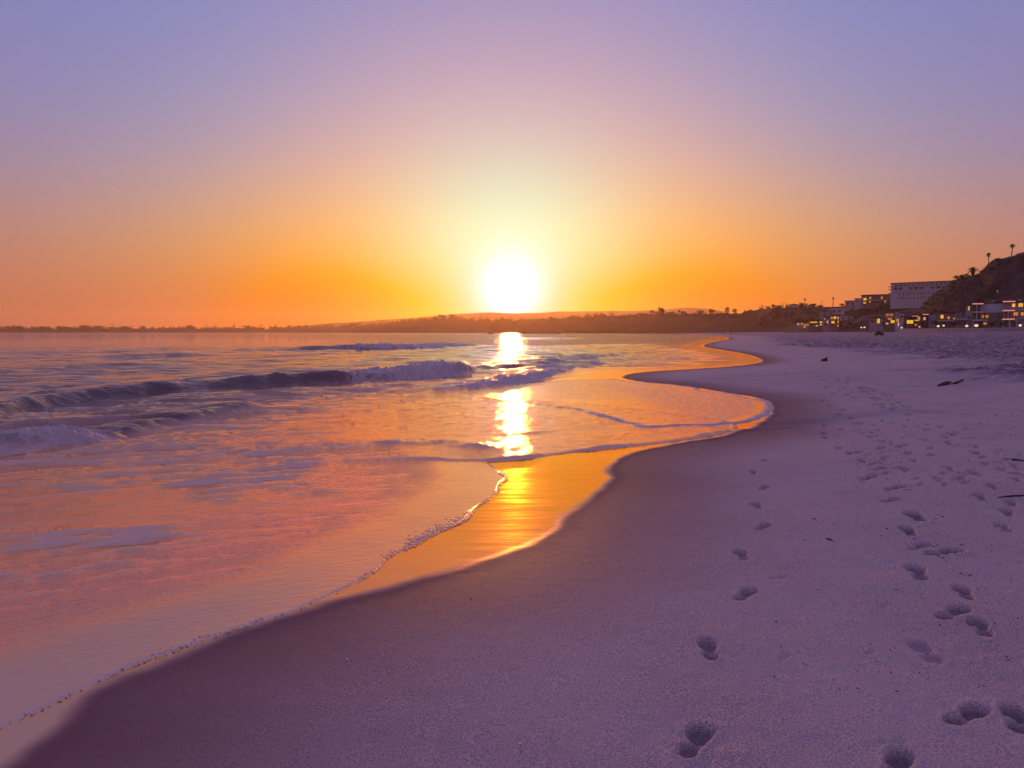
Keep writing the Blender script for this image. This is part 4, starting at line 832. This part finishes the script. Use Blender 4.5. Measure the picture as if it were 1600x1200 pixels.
# ------------------------------------------------------------------ quad bike
M_TYRE = plain('black_rubber', (.03, .025, .03), .9, .2, 6); M_BIKE = plain('dark_red_brown_plastic', (.03, .015, .018), .5, .2, 4)
X, Y, z = on_sand(1373.5, 524.3); X, Y, z = float(X[0]), float(Y[0]), float(z[0]); s = 12.5 / 1200 * Y / 1.95
q = empty('quad_bike', (X, Y, z), -.1); q.scale = (s, s, s)
MB().add([(-.75, -.28, .16), (.7, -.28, .16), (.7, .28, .16), (-.75, .28, .16), (-.85, -.25, .72), (-.25, -.2, .78), (.2, -.22, .86), (.85, -.3, .78), (.85, .3, .78), (.2, .22, .86), (-.25, .2, .78), (-.85, .25, .72)],
         [(0, 3, 2, 1), (4, 5, 10, 11), (5, 6, 9, 10), (6, 7, 8, 9), (0, 1, 7, 6, 5, 4), (3, 11, 10, 9, 8, 2), (1, 2, 8, 7), (0, 4, 11, 3)]).build('body', M_BIKE, q)
MB().box(-.55, .2, -.2, .2, .79, 1.02).build('seat', M_TYRE, q); MB().tube([(.3, 0, .8), (.22, 0, 1.15)], .04, 6).tube([(.22, -.38, 1.17), (.22, .38, 1.17)], .03, 6).build('handlebar', M_TYRE, q)
for gx in (-.62, .66):
    for gy in (-.46, .46):
        w = MB().tube([(gx, gy - .13, .31), (gx, gy - .09, .31), (gx, gy + .09, .31), (gx, gy + .13, .31)], [.25, .31, .31, .25], 14).build('wheel', M_TYRE, q)
        MB().box(gx - .38, gx + .38, gy - .16, gy + .16, .66, .70).build('fender', M_BIKE, q)
MB().box(-1.0, -.5, -.3, .3, .98, 1.02).box(-.95, -.9, -.25, -.2, .72, .98).box(-.95, -.9, .2, .25, .72, .98).build('rack', M_TYRE, q)
tag(q, 'small dark quad bike parked alone on the far sand', 'quad bike')

# ------------------------------------------------------------------ driftwood, sticks
M_DRIFT = plain('dark_driftwood', (.055, .035, .03), .9, .35, 14)
def stick(name, pix, rads, lift, label, cat='driftwood', n=7, knots=True):
    P = []
    for (px, py), l in zip(pix, lift):
        X, Y, z = on_sand(px, py); P.append(Vector((float(X[0]), float(Y[0]), float(z[0]) + l)))
    B = P[0].copy(); o = empty(name, B)
    Q = []; RR_ = []
    for i in range(len(P) - 1):
        for k in range(4):
            t = k / 4; Q.append(P[i].lerp(P[i + 1], t) - B + Vector((random.gauss(0, 1), random.gauss(0, 1), random.gauss(0, .5))) * rads[i] * .18); RR_.append((rads[i] * (1 - t) + rads[i + 1] * t) * random.uniform(.85, 1.15))
    Q.append(P[-1] - B); RR_.append(rads[-1] * .6)
    MB().tube(Q, RR_, n).build('stem', M_DRIFT, o, True)
    if knots:
        for f in (.3, .62):
            k = int(f * (len(Q) - 1)); a = Q[k]; d = Vector((random.uniform(-1, 1), random.uniform(-1, 1), .7)).normalized() * rads[0] * 3.5
            MB().tube([a, a + d * .6, a + d], [RR_[k] * .5, RR_[k] * .35, RR_[k] * .15], 5).build('branch_stub', M_DRIFT, o, True)
    tag(o, label, cat); return o
stick('driftwood_log', [(1465, 603.5), (1474, 601.5), (1482, 600), (1487, 598.5)], [.02, .06, .05, .02], [.015, .03, .035, .02], 'dark tapering driftwood log lying on sand near rough trampled sand')
stick('kelp_strand', [(1488, 599.5), (1495, 599), (1500, 596), (1506, 594.5)], [.015, .035, .025, .03], [.01, .02, .02, .025], 'dark twisted strand lying at the upper end of driftwood log', 'kelp')
stick('stick', [(1560, 778.5), (1580, 777), (1604, 775.5)], [.006, .009, .008], [.010, .012, .012], 'thin straight dark stick on sand at the right edge', 'stick')
stick('stick', [(1570, 718), (1585, 719.5), (1603, 722)], [.006, .010, .012], [.008, .012, .012], 'curved dark twig on sand at the right edge above straight stick', 'stick')
stick('stick', [(1291, 842), (1296, 844.5), (1302, 846)], [.004, .006, .003], [.006, .01, .006], 'tiny reddish twig on smooth sand between the footprint trails', 'stick', 5)
# stump
X, Y, z = on_sand(1288, 564.5); X, Y, z = float(X[0]), float(Y[0]), float(z[0]); w = 8.5 / 1200 * Y
st_ = empty('driftwood_stump', (X, Y, z), .1)
mb = MB(); V = [(-.5, -.3, -.1), (.5, -.3, -.1), (.5, .3, -.1), (-.5, .3, -.1), (-.5, -.28, .32), (0, -.3, .48), (.42, -.25, .72), (.45, .22, .70), (0, .28, .5), (-.48, .25, .36)]
mb.add([tuple(c * w for c in v) for v in V], [(0, 3, 2, 1), (0, 1, 6, 5, 4), (1, 2, 7, 6), (2, 3, 9, 8, 7), (3, 0, 4, 9), (4, 5, 8, 9), (5, 6, 7, 8)]).build('block', M_DRIFT, st_)
MB().tube([(.36 * w, 0, .6 * w), (.46 * w, 0, .74 * w), (.62 * w, 0, .78 * w)], [.09 * w, .06 * w, .03 * w], 6).build('branch_stub', M_DRIFT, st_)
tag(st_, 'dark wedge-shaped driftwood stump alone on the mid-distance sand', 'driftwood')
# pebble and shell chips
M_PEB = plain('dark_pebble', (.04, .03, .035), .5, .2, 20); M_SHELL = plain('shell_chip', (.7, .68, .66), .4, .1, 30, .5)
for px, py, r_, mt, nm, lab in ((736, 935, .006, M_PEB, 'pebble', 'single dark pebble on the smooth damp sand'), (542, 1031, .006, M_SHELL, 'shell', 'white shell chip on smooth sand at lower left'), (813, 1162, .006, M_SHELL, 'shell', 'white shell chip near the bottom edge, centre'), (1268, 1071, .006, M_SHELL, 'shell', 'white shell chip between the two footprint trails'),
                                (1130, 1087, .006, M_SHELL, 'shell', 'white shell chip below the second footprint'), (1270, 1000, .005, M_SHELL, 'shell', 'white shell chip on open sand between trails, upper'), (1272, 811, .012, M_PEB, 'pebble', 'dark flat pebble between trails near reddish twig')):
    X, Y, z = on_sand(px, py); o = MB().ball((0, 0, 0), r_, 8, 6, (1.2, .9, .5), .12).build(nm, mt, None, True); o.location = (float(X[0]), float(Y[0]), float(z[0]) + r_ * .25); tag(o, lab, nm)

# ------------------------------------------------------------------ loose matter: foam lace on the spent swash, clods thrown up by feet
def scatter(name, P, Rr, mat, sq, smooth=True, jit=.25):
    mb = MB(); mb.ball((0, 0, 0), 1, 6, 4); T = np.array(mb.v); N = len(T); P = np.array(P); Rr = np.array(Rr)
    V = P[:, None, :] + T[None] * (Rr[:, None, None] * np.array(sq)[None, None, :]) * (1 + rng.uniform(-jit, jit, (len(P), N, 1)))
    F_ = [tuple(i + N * k for i in f) for k in range(len(P)) for f in mb.f]
    me = bpy.data.meshes.new(name); me.from_pydata(V.reshape(-1, 3).tolist(), [], F_); me.polygons.foreach_set('use_smooth', [smooth] * len(F_)); me.update()
    return link(name, me, mat)
M_FOAM = plain('bubble_foam', (.56, .48, .54), .35, .25, 60, .5)
P, Rr = [], []
seg = np.hypot(*np.diff(F1w, axis=0).T); cs = np.concatenate([[0], np.cumsum(seg)])
ok = F1w[:, 1] > 2.4
ss_ = rng.uniform(0, cs[-1], 9000); cls_ = fbm(ss_ * 1.1, ss_ * 0 + 2.2, 3, 600); cls2_ = vnoise(ss_ * 6, ss_ * 0 + 7.2, 610)
for s_, cl, cl2 in zip(ss_.tolist(), cls_.tolist(), cls2_.tolist()):
    if random.random() > max(.06, (cl - .42) * 3.2) * (.35 + cl2): continue
    X = np.interp(s_, cs, F1w[:, 0]); Y = np.interp(s_, cs, F1w[:, 1])
    if Y < 2.3 or Y > 10.2: continue
    i = min(len(F1w) - 2, int(np.searchsorted(cs, s_)) - 1); i = max(i, 0); t = F1w[i + 1] - F1w[i]; t = t / (np.hypot(*t) + 1e-9); nrm = np.array([-t[1], t[0]])
    wd = .012 + .22 * max(0, cl - .46); off = abs(random.gauss(0, wd)) * 1.3 - .01
    P.append((X + nrm[0] * off, Y + nrm[1] * off, 0)); Rr.append(random.choice((.002, .0025, .003, .004, .005, .007)) * (.5 + Y / 14))
P = np.array(P); P[:, 2] = np.maximum(sand_base(P[:, 0], P[:, 1]), -.035) + .006 + np.array(Rr) * .3
tag(scatter('foam_lace', P, Rr, M_FOAM, (1.6, 1.2, .28)), 'broken line of small bubbles left at the edge of spent wash', 'foam', kind='stuff')
M_CLOD = plain('damp_sand_clod', (.17, .12, .15), .95, .25, 60, .1)
P, Rr = [], []
for (cx, cy, yaw, s_, dep, rr) in FOOT:
    if dep < .022 or rr > 14 or cx < 2.2: continue
    for _ in range(int(5 + 150 * max(0, dep - .024) * 4)):
        P.append((cx + random.gauss(0, .13), cy + random.gauss(.02, .15), 0)); Rr.append(abs(random.gauss(0, .0032)) + .0012)
P = np.array(P); P[:, 2] = sand_base(P[:, 0], P[:, 1]) + .25 * np.array(Rr)
x_, y_, z_ = on_sand(rng.triangular(1180, 1560, 1610, 420), 640 + 440 * rng.random(420) ** 1.4)
P = np.vstack([P, np.stack([x_, y_, z_], 1)]); Rr = np.concatenate([Rr, (.0015 + np.abs(rng.normal(0, .0018, 420))) * np.maximum(1, y_ / 6)])
# sit on the pressed surface, not on the plain slope
ri = np.clip(np.searchsorted(rs, np.hypot(P[:, 0], P[:, 1])), 0, NR - 1); ai = np.clip(np.searchsorted(azs, np.degrees(np.arctan2(P[:, 0], P[:, 1]))), 0, NA - 1); P[:, 2] = Z[ri, ai] + .3 * np.array(Rr)
tag(scatter('sand_clods', P, Rr, M_CLOD, (1.2, 1.0, .7), False, .4), 'small dark clods and crumbs kicked up around the footprints', 'sand clods', kind='stuff')
